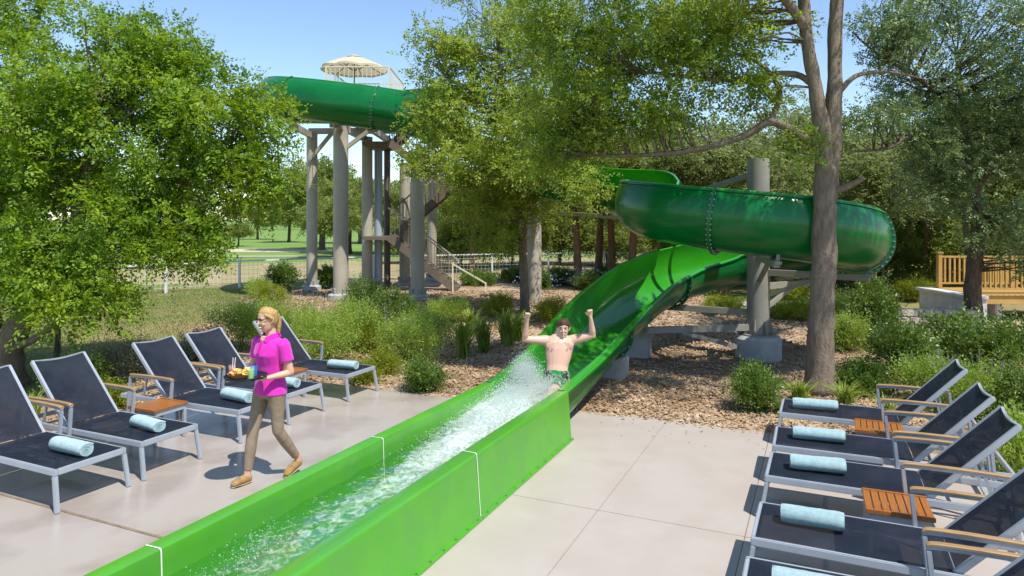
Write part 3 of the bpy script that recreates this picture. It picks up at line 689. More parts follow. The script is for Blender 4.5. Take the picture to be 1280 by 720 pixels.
# ================================================================== loungers, tables, towels
def make_lounger():
    """foot end at x = 0, head towards +x, centred on y"""
    t = empty('sun_lounger'); hw = .315; zr = .335
    fr = MB()
    for s in (-1, 1): fr.bar((0, s * hw, zr), (1.92, s * hw, zr), .030, .055, bev=.006)
    fr.bar((.015, -hw + .016, zr), (.015, hw - .016, zr), .030, .055, bev=.006); fr.bar((1.905, -hw + .016, zr), (1.905, hw - .016, zr), .030, .045, bev=.005)
    fr.bar((1.17, -hw + .016, zr - .012), (1.17, hw - .016, zr - .012), .03, .03); fr.bar((.62, -hw + .016, zr - .018), (.62, hw - .016, zr - .018), .025, .025)
    fr.build('frame', M['alu'], t, 30)
    for s in (-1, 1):
        mb = MB(); mb.bar((.018, s * hw, zr - .026), (-.035, s * (hw + .012), 0), .034, .040, up=(0, 1, 0), bev=.006); mb.build('leg', M['alu'], t, 30)
        mb = MB(); mb.bar((1.70, s * (hw + .036), .60), (1.76, s * (hw + .040), 0), .030, .040, up=(0, 1, 0), bev=.006); mb.build('leg', M['alu'], t, 30)
        # armrest: post, bar, teak cap
        ar = MB(); pts = spline([(.995, s * (hw + .036), .588), (1.06, s * (hw + .036), .603), (1.4, s * (hw + .036), .607), (1.70, s * (hw + .036), .60)], 5)
        for a, b in zip(pts[:-1], pts[1:]): ar.bar(a, b + (b - a) * .02, .028, .020)
        ar.bar((1.005, s * (hw + .036), .58), (1.035, s * (hw + .036), zr - .05), .030, .034, up=(0, 1, 0), bev=.005)
        arm_o = ar.build('armrest', M['alu'], t, 30)
        cp = MB(); vs = []; fs = []
        for p in pts:
            for dy, dz in ((-.022, .0135), (.022, .0135), (.022, .024), (.015, .029), (-.015, .029), (-.022, .024)): vs.append((p.x, p.y + dy, p.z + dz))
        for i in range(len(pts) - 1):
            for k in range(6): fs.append((i * 6 + k, i * 6 + (k + 1) % 6, (i + 1) * 6 + (k + 1) % 6, (i + 1) * 6 + k))
        fs += [tuple(range(5, -1, -1)), tuple((len(pts) - 1) * 6 + k for k in range(6))]
        cp.add(vs, fs); cp.build('teak_cap', M['teak_arm'], arm_o, 30)
    # seat sling with a slight sag
    def sling(x0, z0, x1, z1, nm, sag):
        nx, ny = 12, 8; vs = []; fs = []
        d = Vector((x1 - x0, 0, z1 - z0)); nrm = Vector((-d.z, 0, d.x)).normalized()
        for sd in (0, 1):
            for i in range(nx + 1):
                for k in range(ny + 1):
                    u = i / nx; v = k / ny * 2 - 1
                    p = Vector((x0, 0, z0)) + d * u + Vector((0, v * (hw - .012), 0)) - nrm * (sag * (1 - v * v) * (4 * u * (1 - u)) ** .5 + sd * .004)
                    vs.append(p)
        nv = (nx + 1) * (ny + 1)
        for sd in (0, 1):
            for i in range(nx):
                for k in range(ny):
                    q = [sd * nv + i * (ny + 1) + k, sd * nv + (i + 1) * (ny + 1) + k, sd * nv + (i + 1) * (ny + 1) + k + 1, sd * nv + i * (ny + 1) + k + 1]
                    fs.append(tuple(q if sd == 0 else q[::-1]))
        mb = MB(); mb.add(vs, fs); return mb.build(nm, M['sling'], t, 60)
    sling(.03, zr + .030, 1.17, zr + .030, 'seat_sling', .012)
    hx, hz = 1.175, zr + .012; L = .86; ang = R(47); ex, ez = hx + L * math.cos(ang), hz + L * math.sin(ang)
    bk = MB()
    for s in (-1, 1): bk.bar((hx, s * (hw - .034), hz), (ex, s * (hw - .034), ez), .028, .045, bev=.005)
    # gently bowed top bar
    for i in range(6):
        y0 = -(hw - .034) + (2 * hw - .068) * i / 6; y1 = -(hw - .034) + (2 * hw - .068) * (i + 1) / 6
        bow = lambda y: -.022 * (1 - (y / (hw - .034)) ** 2)
        bk.bar((ex + bow(y0) * .7, y0, ez + bow(y0) * .7), (ex + bow(y1) * .7, y1, ez + bow(y1) * .7), .022, .022)
    bf = bk.build('back_frame', M['alu'], t, 30)
    d = Vector((math.cos(ang), 0, math.sin(ang))); n_ = Vector((-d.z, 0, d.x))
    h2 = Vector((hx, 0, hz)) + d * .02 + n_ * .018; e2 = Vector((hx, 0, hz)) + d * (L - .01) + n_ * .010
    hw -= .034; sling(h2.x, h2.z, e2.x, e2.z, 'back_sling', .030); hw += .034
    pr = MB(); m_ = Vector((hx, 0, hz)) + d * .5
    for s in (-1, 1): pr.bar((m_.x, s * (hw - .07), m_.z), (1.62, s * (hw - .07), zr - .02), .018, .022)
    pr.bar((1.62, -hw + .03, zr - .02), (1.62, hw - .03, zr - .02), .022, .022); pr.build('back_prop', M['alu'], t)
    return t
def make_towel(rad=.066, ln=.44):
    """rolled towel lying along y, resting on z = 0"""
    t = empty('rolled_towel'); mb = MB(); vs = []; fs = []; q = random.Random(3); seg, nl = 26, 18
    for i in range(nl + 1):
        y = -ln / 2 + ln * i / nl; e = min(i, nl - i); rr = rad * (1 - (.10 if e == 0 else .02 if e == 1 else 0))
        for k in range(seg):
            a = 2 * math.pi * k / seg; r = rr * (1 + .030 * math.sin(3 * a + 6 * y) + q.uniform(-.02, .02)); z = rad * .93 + r * math.sin(a)
            vs.append((r * math.cos(a) * 1.05, y, max(0.001, z)))
    for i in range(nl):
        for k in range(seg): fs.append((i * seg + k, (i + 1) * seg + k, (i + 1) * seg + (k + 1) % seg, i * seg + (k + 1) % seg))
    mb.add(vs, fs); fl = []
    for s in (0, nl):
        c = len(mb.v); mb.v.append((0, vs[s * seg][1] * .96, rad * .93))
        for k in range(seg): f = (s * seg + k, s * seg + (k + 1) % seg, c); mb.f.append(f if s == 0 else f[::-1]); mb.m.append(0)
    mb.build('terry_roll', M['towel'], t, 60)
    for s in (-1, 1):                                    # the spiral edge showing at both ends
        sp = MB(); pts = []
        for i in range(40):
            a = i * .42; r = rad * (.12 + .82 * i / 40); pts.append((r * math.cos(a) * 1.04, s * (ln / 2 - .004), rad * .93 + r * math.sin(a)))
        sp.tube(pts, .0042, 5); sp.build('rolled_edge', M['towel'], t, 'all')
    fp = MB(); pts = [(rad * 1.06 * math.cos(R(35)), -ln / 2 + ln * i / 12, rad * .93 + rad * 1.03 * math.sin(R(35)) + .001 * math.sin(i * 2)) for i in range(13)]
    fp.tube(pts, .006, 6); fp.build('towel_hem', M['towel'], t, 'all')
    return t
def make_table():
    t = empty('side_table'); h = .40; a = .22
    fr = MB()
    for s in (-1, 1):
        fr.bar((-a + .02, s * (a - .03), h - .05), (a - .02, s * (a - .03), h - .05), .025, .05); fr.bar((s * (a - .03), -a + .045, h - .05), (s * (a - .03), a - .045, h - .05), .025, .05)
    fr.build('frame', M['alu'], t)
    for sx in (-1, 1):
        for sy in (-1, 1):
            mb = MB(); mb.bar((sx * (a - .03), sy * (a - .03), 0), (sx * (a - .03), sy * (a - .03), h - .076), .035, .035, bev=.004); mb.build('leg', M['alu'], t)
    n = 8; w = 2 * a / n; first = None
    mb = MB(); mb.box((0, 0, 0), (w - .007, 2 * a - .062, .022), bev=.003); me = mb.mesh('slat', M['teak'])
    for i in range(n):
        o = bpy.data.objects.new('slat', me); o.location = (-a + w * (i + .5), 0, h - .012); link(o, t)
    mb = MB(); mb.box((0, 0, 0), (2 * a, .030, .030), bev=.003); me = mb.mesh('edge_board', M['teak'])
    for s in (-1, 1):
        o = bpy.data.objects.new('edge_board', me); o.location = (0, s * (a - .015), h - .012); link(o, t)
    return t
L0, T0, B0 = make_lounger(), make_towel(), make_table()
used = set()
def inst(proto, loc, rz, label, cat, group, sc_=None):
    o = proto if proto.name not in used else copy_tree(proto); used.add(proto.name)
    o.location = loc; o.rotation_euler = (0, 0, rz)
    if sc_: o.scale = sc_
    return tag(o, label, cat, group)
rq = random.Random(21)
GL, GR = 'loungers left of the slide', 'loungers right of the slide'
left = [(4.06, 'navy sling lounger cut off by the left edge of the picture', 'rolled aqua towel on the lounger at the left picture edge'),
        (4.875, 'navy sling lounger second from the left edge, with the near wooden table behind it', 'rolled aqua towel on the second lounger from the left edge'),
        (6.075, 'navy sling lounger directly left of the woman, beyond the near wooden table', 'rolled aqua towel just left of the woman\'s thighs'),
        (6.835, 'navy sling lounger partly hidden behind the woman in pink', 'rolled aqua towel just right of the woman\'s hips'),
        (8.00, 'navy sling lounger farthest along the left row, beside the green shrubs', 'rolled aqua towel on the farthest lounger of the left row')]
for tc, lb, tl in left:
    dz = rq.uniform(-.02, .02)
    inst(L0, W(-5.95, tc), ANG + math.pi + dz, lb, 'sun lounger', GL)
    inst(T0, W(-6.28 + rq.uniform(-.03, .03), tc + rq.uniform(-.02, .04), .366), ANG + math.pi / 2 + rq.uniform(-.16, .10), tl, 'towel', 'rolled towels', (rq.uniform(1.0, 1.18), rq.uniform(.9, 1.1), rq.uniform(.86, .98)))
right = [(8.49, 'navy sling lounger farthest along the right row, near the tree trunk', 'rolled aqua towel on the farthest lounger of the right row'),
         (7.28, 'navy sling lounger second from the back on the right, just before the small far table', 'rolled aqua towel on the second lounger from the back, right row'),
         (6.43, 'navy sling lounger in the middle of the right row, behind the near slatted table', 'rolled aqua towel on the middle lounger of the right row'),
         (5.20, 'navy sling lounger in front of the near slatted table, right row', 'rolled aqua towel in front of the near slatted table, largest on the right'),
         (4.27, 'navy sling lounger cut off by the bottom edge of the picture', 'rolled aqua towel just cut off at the bottom picture edge')]
for tc, lb, tl in right:
    dz = rq.uniform(-.025, .015)
    inst(L0, W(-0.44, tc), ANG + dz, lb, 'sun lounger', GR)
    inst(T0, W(-0.06 + rq.uniform(-.03, .03), tc + rq.uniform(-.04, .03), .366), ANG + math.pi / 2 + rq.uniform(-.07, .12), tl, 'towel', 'rolled towels', (rq.uniform(1.0, 1.18), rq.uniform(.9, 1.1), rq.uniform(.86, .98)))
GT = 'teak side tables'
inst(B0, W(-6.88, 5.47), ANG, 'orange teak side table between the second and third left loungers', 'side table', GT)
inst(B0, W(-6.82, 7.42), ANG + .03, 'orange teak side table seen just behind the woman\'s elbow', 'side table', GT)
inst(B0, W(.52, 7.88), ANG - .02, 'small far teak side table between the two rearmost right loungers', 'side table', GT)
inst(B0, W(.50, 5.82), ANG + .02, 'near slatted teak side table among the right loungers', 'side table', GT)

# ================================================================== fence, bridge, stones
fen = empty('wire_fence', GP(201, 365), 0, 'low white post and rail fence with wire mesh along the golf course', 'fence')
FL = fen.location.copy()
fp = spline([(-16.5, 21.2, 0), (-13.4, 22.3, 0), (-12.05, 23.6, 0), (-10.1, 25.9, 0), (-7.9, 27.6, 0), (-2.8, 30.2, 0), (2.2, 31.8, 0), (8.0, 32.5, 0), (15, 32, 0)], 12)
acc = [0]
for a, b in zip(fp[:-1], fp[1:]): acc.append(acc[-1] + (b - a).length)
def fat(s):
    for i in range(len(fp) - 1):
        if acc[i + 1] >= s: return fp[i] + (fp[i + 1] - fp[i]) * ((s - acc[i]) / (acc[i + 1] - acc[i]))
    return fp[-1]
npst = int(acc[-1] / 2.5); pp = [fat(acc[-1] * i / npst) for i in range(npst + 1)]
up = Vector((0, 0, 1)); wires = MB()
for i, p in enumerate(pp):
    p = p - FL; mb = MB(); mb.bar(p - up * .1, p + up * 1.0, .075, .075); mb.box(p + up * 1.01, (.09, .09, .03)); mb.build('post', M['white_metal'], fen)
    if i < npst:
        e = pp[i + 1] - FL; mb = MB(); mb.bar(p + up * .93, e + up * .93, .045, .05); mb.build('top_rail', M['white_metal'], fen)
        for z in (.12, .28, .44, .60, .76): wires.bar(p + up * z, e + up * z, .008, .008)
        for k in range(1, 16): c = p + (e - p) * k / 16; wires.bar(c + up * .05, c + up * .93, .007, .007)
tag(wires.build('wire_mesh', M['white_metal'], fen), kind='stuff')

br = empty('wooden_footbridge', (11.45, 16.9, 0), 0, 'yellow timber footbridge with baluster railings at the right edge', 'footbridge')
def bb(mb, name, m, parent=None): return mb.build(name, m, parent or br)
zd = .66
mb = MB(); mb.box((2.6, 0.0, zd - .14), (5.3, .08, .20)); bb(mb, 'side_beam', M['lumber'])
mb = MB(); mb.box((2.6, 1.7, zd - .14), (5.3, .08, .20)); bb(mb, 'side_beam', M['lumber'])
pl = MB(); pl.box((0, 0, 0), (.138, 1.86, .04), bev=.004); plm = pl.mesh('deck_plank', M['lumber'])
for i in range(36):
    o = bpy.data.objects.new('deck_plank', plm); o.location = (.05 + i * .145, .85, zd - .02); link(o, br)
for y in (.05, 1.62):
    for x in (.05, 2.0, 3.95):
        mb = MB(); mb.box((x, y, zd + .46), (.11, .11, .92), bev=.008); mb.box((x, y, zd + .94), (.15, .15, .035)); bb(mb, 'newel_post', M['lumber'])
    mb = MB(); mb.box((2.6, y, zd + .83), (5.2, .06, .05)); mb.box((2.6, y, zd + .12), (5.2, .05, .05)); bb(mb, 'handrail', M['lumber'])
    mb = MB(); mb.box((0, 0, 0), (.045, .04, .70)); bme = mb.mesh('baluster', M['lumber'])
    for i in range(38):
        o = bpy.data.objects.new('baluster', bme); o.location = (.2 + i * .13, y, zd + .475); link(o, br)
mb = MB(); mb.box((-.12, .85, .26), (.36, 2.2, .60), bev=.02); mb.box((-.16, .85, .60), (.46, 2.3, .09), bev=.015); bb(mb, 'abutment', M['white_conc'])
mb = MB(); mb.box((.62, .5, .22), (.16, .7, .52), bev=.02); bb(mb, 'pier', M['white_conc'])
sw = empty('limestone_step_wall', (8.7, 15.2, 0), -.12, 'low pale limestone block wall beside the footbridge', 'wall')
q = random.Random(5)
for row in range(3):
    x = -.75 + .1 * row
    while x < 1.5:
        w = q.uniform(.34, .52); mb = MB(); mb.box((x + w / 2, row * .16 + q.uniform(-.02, .02), .08 + row * .16), (w - .015, .36, .148), Matrix.Rotation(q.uniform(-.03, .03), 3, 'Z'), bev=.02)
        mb.build('stone_block', M['limestone'], sw); x += w
sheet('pond', blob(14.0, 15.6, 1.6, .9, seed=2), -.02, mat('pond_water', (.03, .06, .07), .05, .5))
for i, (x, y, s) in enumerate(((12.6, 15.2, .28), (12.75, 14.8, .22), (13.3, 14.7, .3), (12.9, 15.9, .25), (12.55, 13.3, .34))):
    mb = MB(); q = random.Random(i + 40); mb.ball((0, 0, 0), (s * 1.2, s * .9, s * .5), 10, 6); mb.v = [tuple(c * q.uniform(.9, 1.1) for c in v) for v in mb.v]
    o = mb.build('boulder', M['limestone'], None, 60, (x, y, s * .18)); o.rotation_euler = (0, 0, q.random() * 3)
    tag(o, 'rounded tan boulder on the rim of the small pond at the right edge' if i < 4 else 'rounded tan boulder in front of the pond at the far right', 'boulder', 'pond boulders')
for i, (x, y, s) in enumerate(((-7.9, 8.85, .20), (-7.35, 8.98, .16), (-6.9, 10.9, .22), (-6.3, 11.3, .17))):
    mb = MB(); q = random.Random(i + 60); mb.ball((0, 0, 0), (s * 1.2, s * .9, s * .6), 10, 6); mb.v = [tuple(c * q.uniform(.88, 1.12) for c in v) for v in mb.v]
    o = mb.build('edging_stone', M['limestone'], None, 60, (x, y, s * .25))
    tag(o, 'pale rounded edging stone in the bed behind the left loungers', 'stone', 'edging stones')
# ================================================================== people
def skinm(name, c, c2, r_=.5): return mat(name, c, r_, .45, col2=c2, scale=14, detail=4, sss=.12, bump=.05, bscale=120)
M['skin_w'] = skinm('skin_fair', (.58, .335, .225), (.62, .37, .255))
M['skin_m'] = skinm('skin_pale', (.60, .375, .275), (.62, .385, .285), .30)
M['blond'] = mat('blond_hair', (.50, .33, .13), .45, .4, col2=(.36, .215, .075), scale=40, stretch=(1, 1, .15), bump=.5, bscale=90)
M['brunet'] = mat('brown_hair', (.055, .028, .014), .45, .4, col2=(.095, .05, .026), scale=60, bump=.6, bscale=90)
M['pink'] = mat('magenta_polo', (.66, .03, .42), .85, .2, col2=(.58, .022, .36), scale=5, bump=.15, bscale=220, sheen=.3)
M['pink_d'] = mat('magenta_trim', (.55, .02, .34), .85, .2)
M['khaki'] = mat('khaki_cotton', (.285, .222, .155), .9, .2, col2=(.24, .184, .125), scale=7, bump=.2, bscale=240)
M['suede'] = mat('tan_suede', (.34, .215, .09), .9, .2, col2=(.26, .16, .06), scale=14)
M['sole'] = mat('pale_sole', (.34, .26, .15), .8)
M['dark_lens'] = mat('dark_lens', (.012, .010, .010), .08, .6)
M['teeth'] = mat('teeth', (.75, .72, .66), .3)
M['lips'] = mat('lips', (.45, .12, .11), .45)
M['eye_dark'] = mat('eye_dark', (.02, .014, .01), .2)
def shorts_mat():
    m = mat('patterned_swim_shorts', (.010, .014, .012), .7, .3, col2=(.30, .34, .30), scale=30, detail=3, lo=.52, hi=.56, col3=(.02, .20, .05), scale3=9); return m
M['shorts'] = shorts_mat()

def solidify(mb, name, m, parent, voxel=.008, smooth=6, wrinkle=0.0, wsize=.06, loc=None):
    """union of the overlapping lofts as ONE continuous surface"""
    me = mb.mesh(name + '_src', m); o = bpy.data.objects.new(name + '_src', me); COL.objects.link(o)
    r = o.modifiers.new('r', 'REMESH'); r.mode = 'VOXEL'; r.voxel_size = voxel; r.use_smooth_shade = True
    s = o.modifiers.new('s', 'SMOOTH'); s.factor = .5; s.iterations = smooth
    if wrinkle:
        tx = bpy.data.textures.new(name + '_folds', 'CLOUDS'); tx.noise_scale = wsize; tx.noise_depth = 2
        d = o.modifiers.new('d', 'DISPLACE'); d.texture = tx; d.strength = wrinkle; d.mid_level = .5
    dg = bpy.context.evaluated_depsgraph_get(); ev = o.evaluated_get(dg); nm = bpy.data.meshes.new_from_object(ev); nm.name = name
    bpy.data.objects.remove(o); bpy.data.meshes.remove(me)
    nm.materials.clear(); nm.materials.append(m); nm.polygons.foreach_set('use_smooth', [True] * len(nm.polygons))
    n = bpy.data.objects.new(name, nm)
    if loc is not None: n.location = loc
    return link(n, parent)
V3 = Vector
def hand(mb, wrist, dirv, palm_n, L=.17, curl=.2, fist=False):
    """palm with five separate fingers; palm_n points out of the palm"""
    d = V3(dirv).normalized(); pn = V3(palm_n); pn = (pn - d * pn.dot(d)).normalized(); sx = d.cross(pn)
    w = V3(wrist); mb.rings([(w - d * .01, .024, .019, sx), (w + d * .03, .034, .016, sx), (w + d * .075, .039, .015, sx), (w + d * .09, .036, .012, sx)])
    for k, (off, ln, r) in enumerate(((-.029, .072, .0082), (-.010, .082, .0088), (.010, .076, .0084), (.028, .060, .0074))):
        p = w + d * .082 + sx * off; c = 1.15 if fist else curl; dd = d.copy(); pts = [p - d * .015, p]
        for j, f in enumerate((.42, .32, .26)):
            an = c * (1.0 if j == 0 else 1.15); dd = (dd * math.cos(an) + pn * math.sin(an)).normalized(); p = p + dd * (ln * f); pts.append(p)
            pn2 = pn
        mb.tube(pts, [r, r, r * .95, r * .88, r * .75], 8)
    p = w + d * .02 - sx * .026; td = (d * .6 - sx * .75 + pn * .35).normalized(); pts = [p, p + td * .035]
    td = (td + (d * .8 + pn * .5 + (sx * .6 if fist else sx * .1))).normalized(); pts += [pts[-1] + td * .028, pts[-1] + td * .05]
    mb.tube(pts, [.013, .011, .010, .008], 8)
def head(mb, c, fwd, tilt=0, s=1.0):
    """skull, jaw, nose, ears around centre c, looking along fwd (horizontal)"""
    f = V3(fwd).normalized(); up_ = V3((0, 0, 1)); f = (f + up_ * tilt).normalized(); sx = f.cross(up_).normalized(); u = sx.cross(f)
    c = V3(c); Q = lambda a, b, h: c + f * (a * s) + sx * (b * s) + u * (h * s)
    mb.rings([(Q(.010, 0, -.112), .020 * s, .020 * s, sx), (Q(.020, 0, -.105), .038 * s, .042 * s, sx), (Q(.016, 0, -.085), .052 * s, .064 * s, sx), (Q(.006, 0, -.05), .062 * s, .080 * s, sx), (Q(0, 0, -.01), .070 * s, .092 * s, sx),
              (Q(-.004, 0, .03), .074 * s, .096 * s, sx), (Q(-.006, 0, .065), .070 * s, .090 * s, sx), (Q(-.010, 0, .095), .054 * s, .070 * s, sx), (Q(-.012, 0, .112), .026 * s, .036 * s, sx)])
    mb.tube([Q(.082, 0, .012), Q(.098, 0, -.012), Q(.108, 0, -.030), Q(.094, 0, -.038)], [.009 * s, .011 * s, .014 * s, .010 * s], 8)     # nose
    mb.tube([Q(.078, -.045, .022), Q(.085, 0, .024), Q(.078, .045, .022)], [.008 * s, .010 * s, .008 * s], 6)                              # brow
    mb.ball(Q(.080, 0, -.096), .017 * s, 8, 5)                                                                                               # chin
    for b in (-1, 1):
        mb.rings([(Q(-.005, b * .066, -.035), .006 * s, .012 * s, f), (Q(-.010, b * .076, -.01), .008 * s, .020 * s, f), (Q(-.014, b * .078, .015), .007 * s, .018 * s, f), (Q(-.012, b * .072, .03), .005 * s, .010 * s, f)])
        mb.ball(Q(.066, b * .032, -.03), (.022 * s, .022 * s, .022 * s), 8, 5)                                                               # cheek
    return Q, f, sx, u
def smile(Q, sx, f, parent, s=1.0, h=-.066, w=.028):
    lip = MB(); pts = [Q(.088 - abs(k) * .0035 * abs(k), k * w / 3, h + .0026 * k * k * .45) for k in (-3, -2, -1, 0, 1, 2, 3)]
    lip.tube([p + V3((0, 0, .007 * s)) for p in pts], [.003, .004, .005, .005, .005, .004, .003], 6); lip.tube([p - V3((0, 0, .007 * s)) for p in pts], [.003, .004, .005, .0055, .005, .004, .003], 6)
    lip.build('lips', M['lips'], parent, 'all')
    te = MB(); te.tube([p + f * .002 for p in pts[1:-1]], [.004, .0065, .007, .0065, .004], 6); te.build('teeth', M['teeth'], parent, 'all')

# ------------------------------------------------ woman carrying a tray (faces -y locally, her left is +x)
wo = empty('person', (-2.33, 6.63, 0), R(-31), 'blond woman in pink polo and khaki trousers walking with a tray', 'person'); wo.scale = (.965,) * 3
b = MB()
b.rings([((0, 0, .84), .12, .09), ((0, 0, .90), .155, .11), ((0, .005, .97), .15, .105), ((0, 0, 1.06), .125, .09), ((0, -.005, 1.16), .135, .098), ((0, -.012, 1.26), .15, .108), ((0, 0, 1.34), .165, .095), ((0, .008, 1.39), .13, .07), ((0, .010, 1.42), .06, .055), ((0, .004, 1.50), .047, .050), ((0, -.004, 1.53), .045, .05)])
hip_r, kn_r, an_r = V3((-.088, -.01, .90)), V3((-.092, -.135, .49)), V3((-.095, -.195, .085))
hip_l, kn_l, an_l = V3((.088, 0, .90)), V3((.098, .015, .49)), V3((.110, .255, .145))
for h, k, a in ((hip_l, kn_l, an_l), (hip_r, kn_r, an_r)):
    b.rings([(h + V3((0, 0, .02)), .074, .082), (h * .65 + k * .35, .066, .072), (h * .25 + k * .75, .050, .053), (k, .044, .048), (k * .7 + a * .3, .044, .049), (k * .35 + a * .65, .040, .044), (a + V3((0, 0, .02)), .031, .034), (a - V3((0, 0, .03)), .032, .036)])
def foot(mb, a, toe, r0=1.0):
    a = V3(a); toe = V3(toe); heel = a + (a - toe) * .22; heel.z = a.z - .06
    m_ = (a + toe) / 2
    mb.rings([(heel + V3((0, 0, .012)), .026 * r0, .026 * r0, V3((1, 0, 0))), (heel * .6 + m_ * .4 + V3((0, 0, .015)), .034 * r0, .042 * r0, V3((1, 0, 0))), (V3((m_.x, m_.y, (heel.z + toe.z) / 2 + .022)), .038 * r0, .034 * r0, V3((1, 0, 0))), (m_ * .3 + toe * .7 + V3((0, 0, .006)), .042 * r0, .022 * r0, V3((1, 0, 0))), (toe, .028 * r0, .014 * r0, V3((1, 0, 0)))])
toe_r, toe_l = V3((-.110, -.36, .024)), V3((.125, .085, .028))
foot(b, an_l, toe_l); foot(b, an_r, toe_r)
sh_l, el_l, wr_l = V3((.175, .01, 1.355)), V3((.235, .055, 1.075)), V3((.155, -.175, 1.055))
sh_r, el_r, wr_r = V3((-.175, .0, 1.355)), V3((-.225, -.02, 1.09)), V3((-.045, -.20, 1.075))
for s_, e_, w_ in ((sh_l, el_l, wr_l), (sh_r, el_r, wr_r)):
    b.rings([(s_ + V3((0, 0, .02)), .045, .05), (s_ * .6 + e_ * .4, .042, .045), (e_ + (s_ - e_) * .1, .036, .038), (e_, .035, .036)]); b.rings([(e_ - (w_ - e_) * .08, .030, .030), (e_ * .7 + w_ * .3, .037, .036), (e_ * .3 + w_ * .7, .029, .027), (w_, .023, .020)])
hand(b, wr_l, (-.25, -.95, .05), (0, .05, 1), curl=.12); hand(b, wr_r, (.35, -.9, .05), (0, .05, 1), curl=.12)
HC = V3((.0, -.035, 1.592)); hf = V3((-.15, -1, 0))
Q, f, sx, u = head(b, HC, hf, -.06)
body = solidify(b, 'body', M['skin_w'], wo, .0065, 4)
smile(Q, sx, f, body)
gl = MB()
for s in (-1, 1):
    gl.rings([(Q(.092, s * .031, .016), .020, .014, sx), (Q(.096, s * .031, .016), .021, .0145, sx)]); gl.tube([Q(.088, s * .056, .022), Q(.05, s * .074, .024), Q(-.01, s * .080, .022)], .003, 6)
gl.tube([Q(.097, -.012, .022), Q(.100, 0, .026), Q(.097, .012, .022)], .003, 6); gl.build('sunglasses', M['dark_lens'], wo, 'all')
hr = MB()
hr.rings([(Q(-.055, 0, -.075), .045, .030, sx), (Q(-.042, 0, -.03), .072, .066, sx), (Q(-.024, 0, .02), .082, .088, sx), (Q(-.012, 0, .06), .083, .098, sx), (Q(-.008, 0, .088), .073, .088, sx), (Q(-.014, 0, .112), .052, .062, sx), (Q(-.018, 0, .126), .022, .028, sx)])
for s in (-1, 1): hr.tube([Q(.058, s * .058, .062), Q(.03, s * .077, .04), Q(-.02, s * .080, .0)], [.012, .015, .014], 8)
hr.rings([(Q(-.085, 0, .030), .022, .024, sx), (Q(-.112, 0, .022), .025, .026, sx), (Q(-.128, .005, -.015), .030, .028, sx), (Q(-.128, .01, -.08), .029, .026, sx), (Q(-.116, .014, -.16), .023, .020, sx), (Q(-.106, .016, -.23), .009, .009, sx)])
solidify(hr, 'hair', M['blond'], wo, .007, 3, .006, .02)
st = MB()
st.rings([((0, .002, .855), .186, .142), ((0, .005, .95), .178, .132), ((0, 0, 1.05), .150, .112), ((0, -.005, 1.15), .152, .115), ((0, -.018, 1.25), .168, .132), ((0, -.004, 1.33), .180, .112), ((0, .006, 1.39), .155, .088), ((0, .008, 1.425), .082, .070)])
for s_, e_ in ((sh_l, el_l), (sh_r, el_r)):
    st.rings([(s_ + V3((-.03 if s_.x > 0 else .03, 0, .018)), .055, .065), (s_ * .9 + e_ * .1 + V3((0, 0, .02)), .062, .066), (s_ * .65 + e_ * .35, .062, .064), (s_ * .40 + e_ * .60, .064, .064)])
solidify(st, 'polo_shirt', M['pink'], wo, .007, 5, .007, .09)
cl = MB()                                                 # collar and placket
for s in (-1, 1):
    vs = [V3((s * .070, .03, 1.452)), V3((s * .060, -.030, 1.448)), V3((s * .010, -.090, 1.400)), V3((s * .055, -.100, 1.372)), V3((s * .098, -.035, 1.412)), V3((s * .098, .03, 1.422))]
    o_ = V3((0, -.004, .006)); cl.add([v for v in vs] + [v + o_ for v in vs], [(0, 1, 2, 3, 4, 5), (11, 10, 9, 8, 7, 6)] + [(i, 6 + i, 6 + (i + 1) % 6, (i + 1) % 6) for i in range(6)])
vs = [V3((-.07, .05, 1.455)), V3((.07, .05, 1.455)), V3((.098, .05, 1.418)), V3((-.098, .05, 1.418))]; cl.add(vs + [v + V3((0, .008, .004)) for v in vs], [(0, 1, 2, 3), (7, 6, 5, 4), (0, 4, 5, 1), (1, 5, 6, 2), (2, 6, 7, 3), (3, 7, 4, 0)])
cl.bar((0, -.100, 1.395), (0, -.150, 1.27), .028, .010, up=(0, -1, .3))
cl.build('collar', M['pink_d'], wo)
vn = MB(); vn.add([(-.032, -.086, 1.432), (.032, -.086, 1.432), (0, -.128, 1.335), (-.036, -.076, 1.438), (.036, -.076, 1.438), (0, -.118, 1.330)], [(0, 2, 1), (0, 3, 5, 2), (1, 2, 5, 4), (3, 4, 5), (0, 1, 4, 3)]); vn.build('open_neck', M['skin_w'], wo)
tr = MB()
tr.rings([((0, .003, .82), .155, .115), ((0, .004, .88), .172, .126), ((0, .004, .95), .166, .120), ((0, .004, .985), .160, .115)])
for h, k, a in ((hip_l, kn_l, an_l), (hip_r, kn_r, an_r)):
    tr.rings([(h + V3((0, 0, -.01)), .088, .102), (h * .7 + k * .3, .080, .086), (h * .3 + k * .7, .062, .065), (k, .055, .058), (k * .65 + a * .35, .053, .058), (k * .3 + a * .7, .044, .048), (a + (k - a) * .10, .039, .042)])
solidify(tr, 'trousers', M['khaki'], wo, .007, 3, .007, .06)
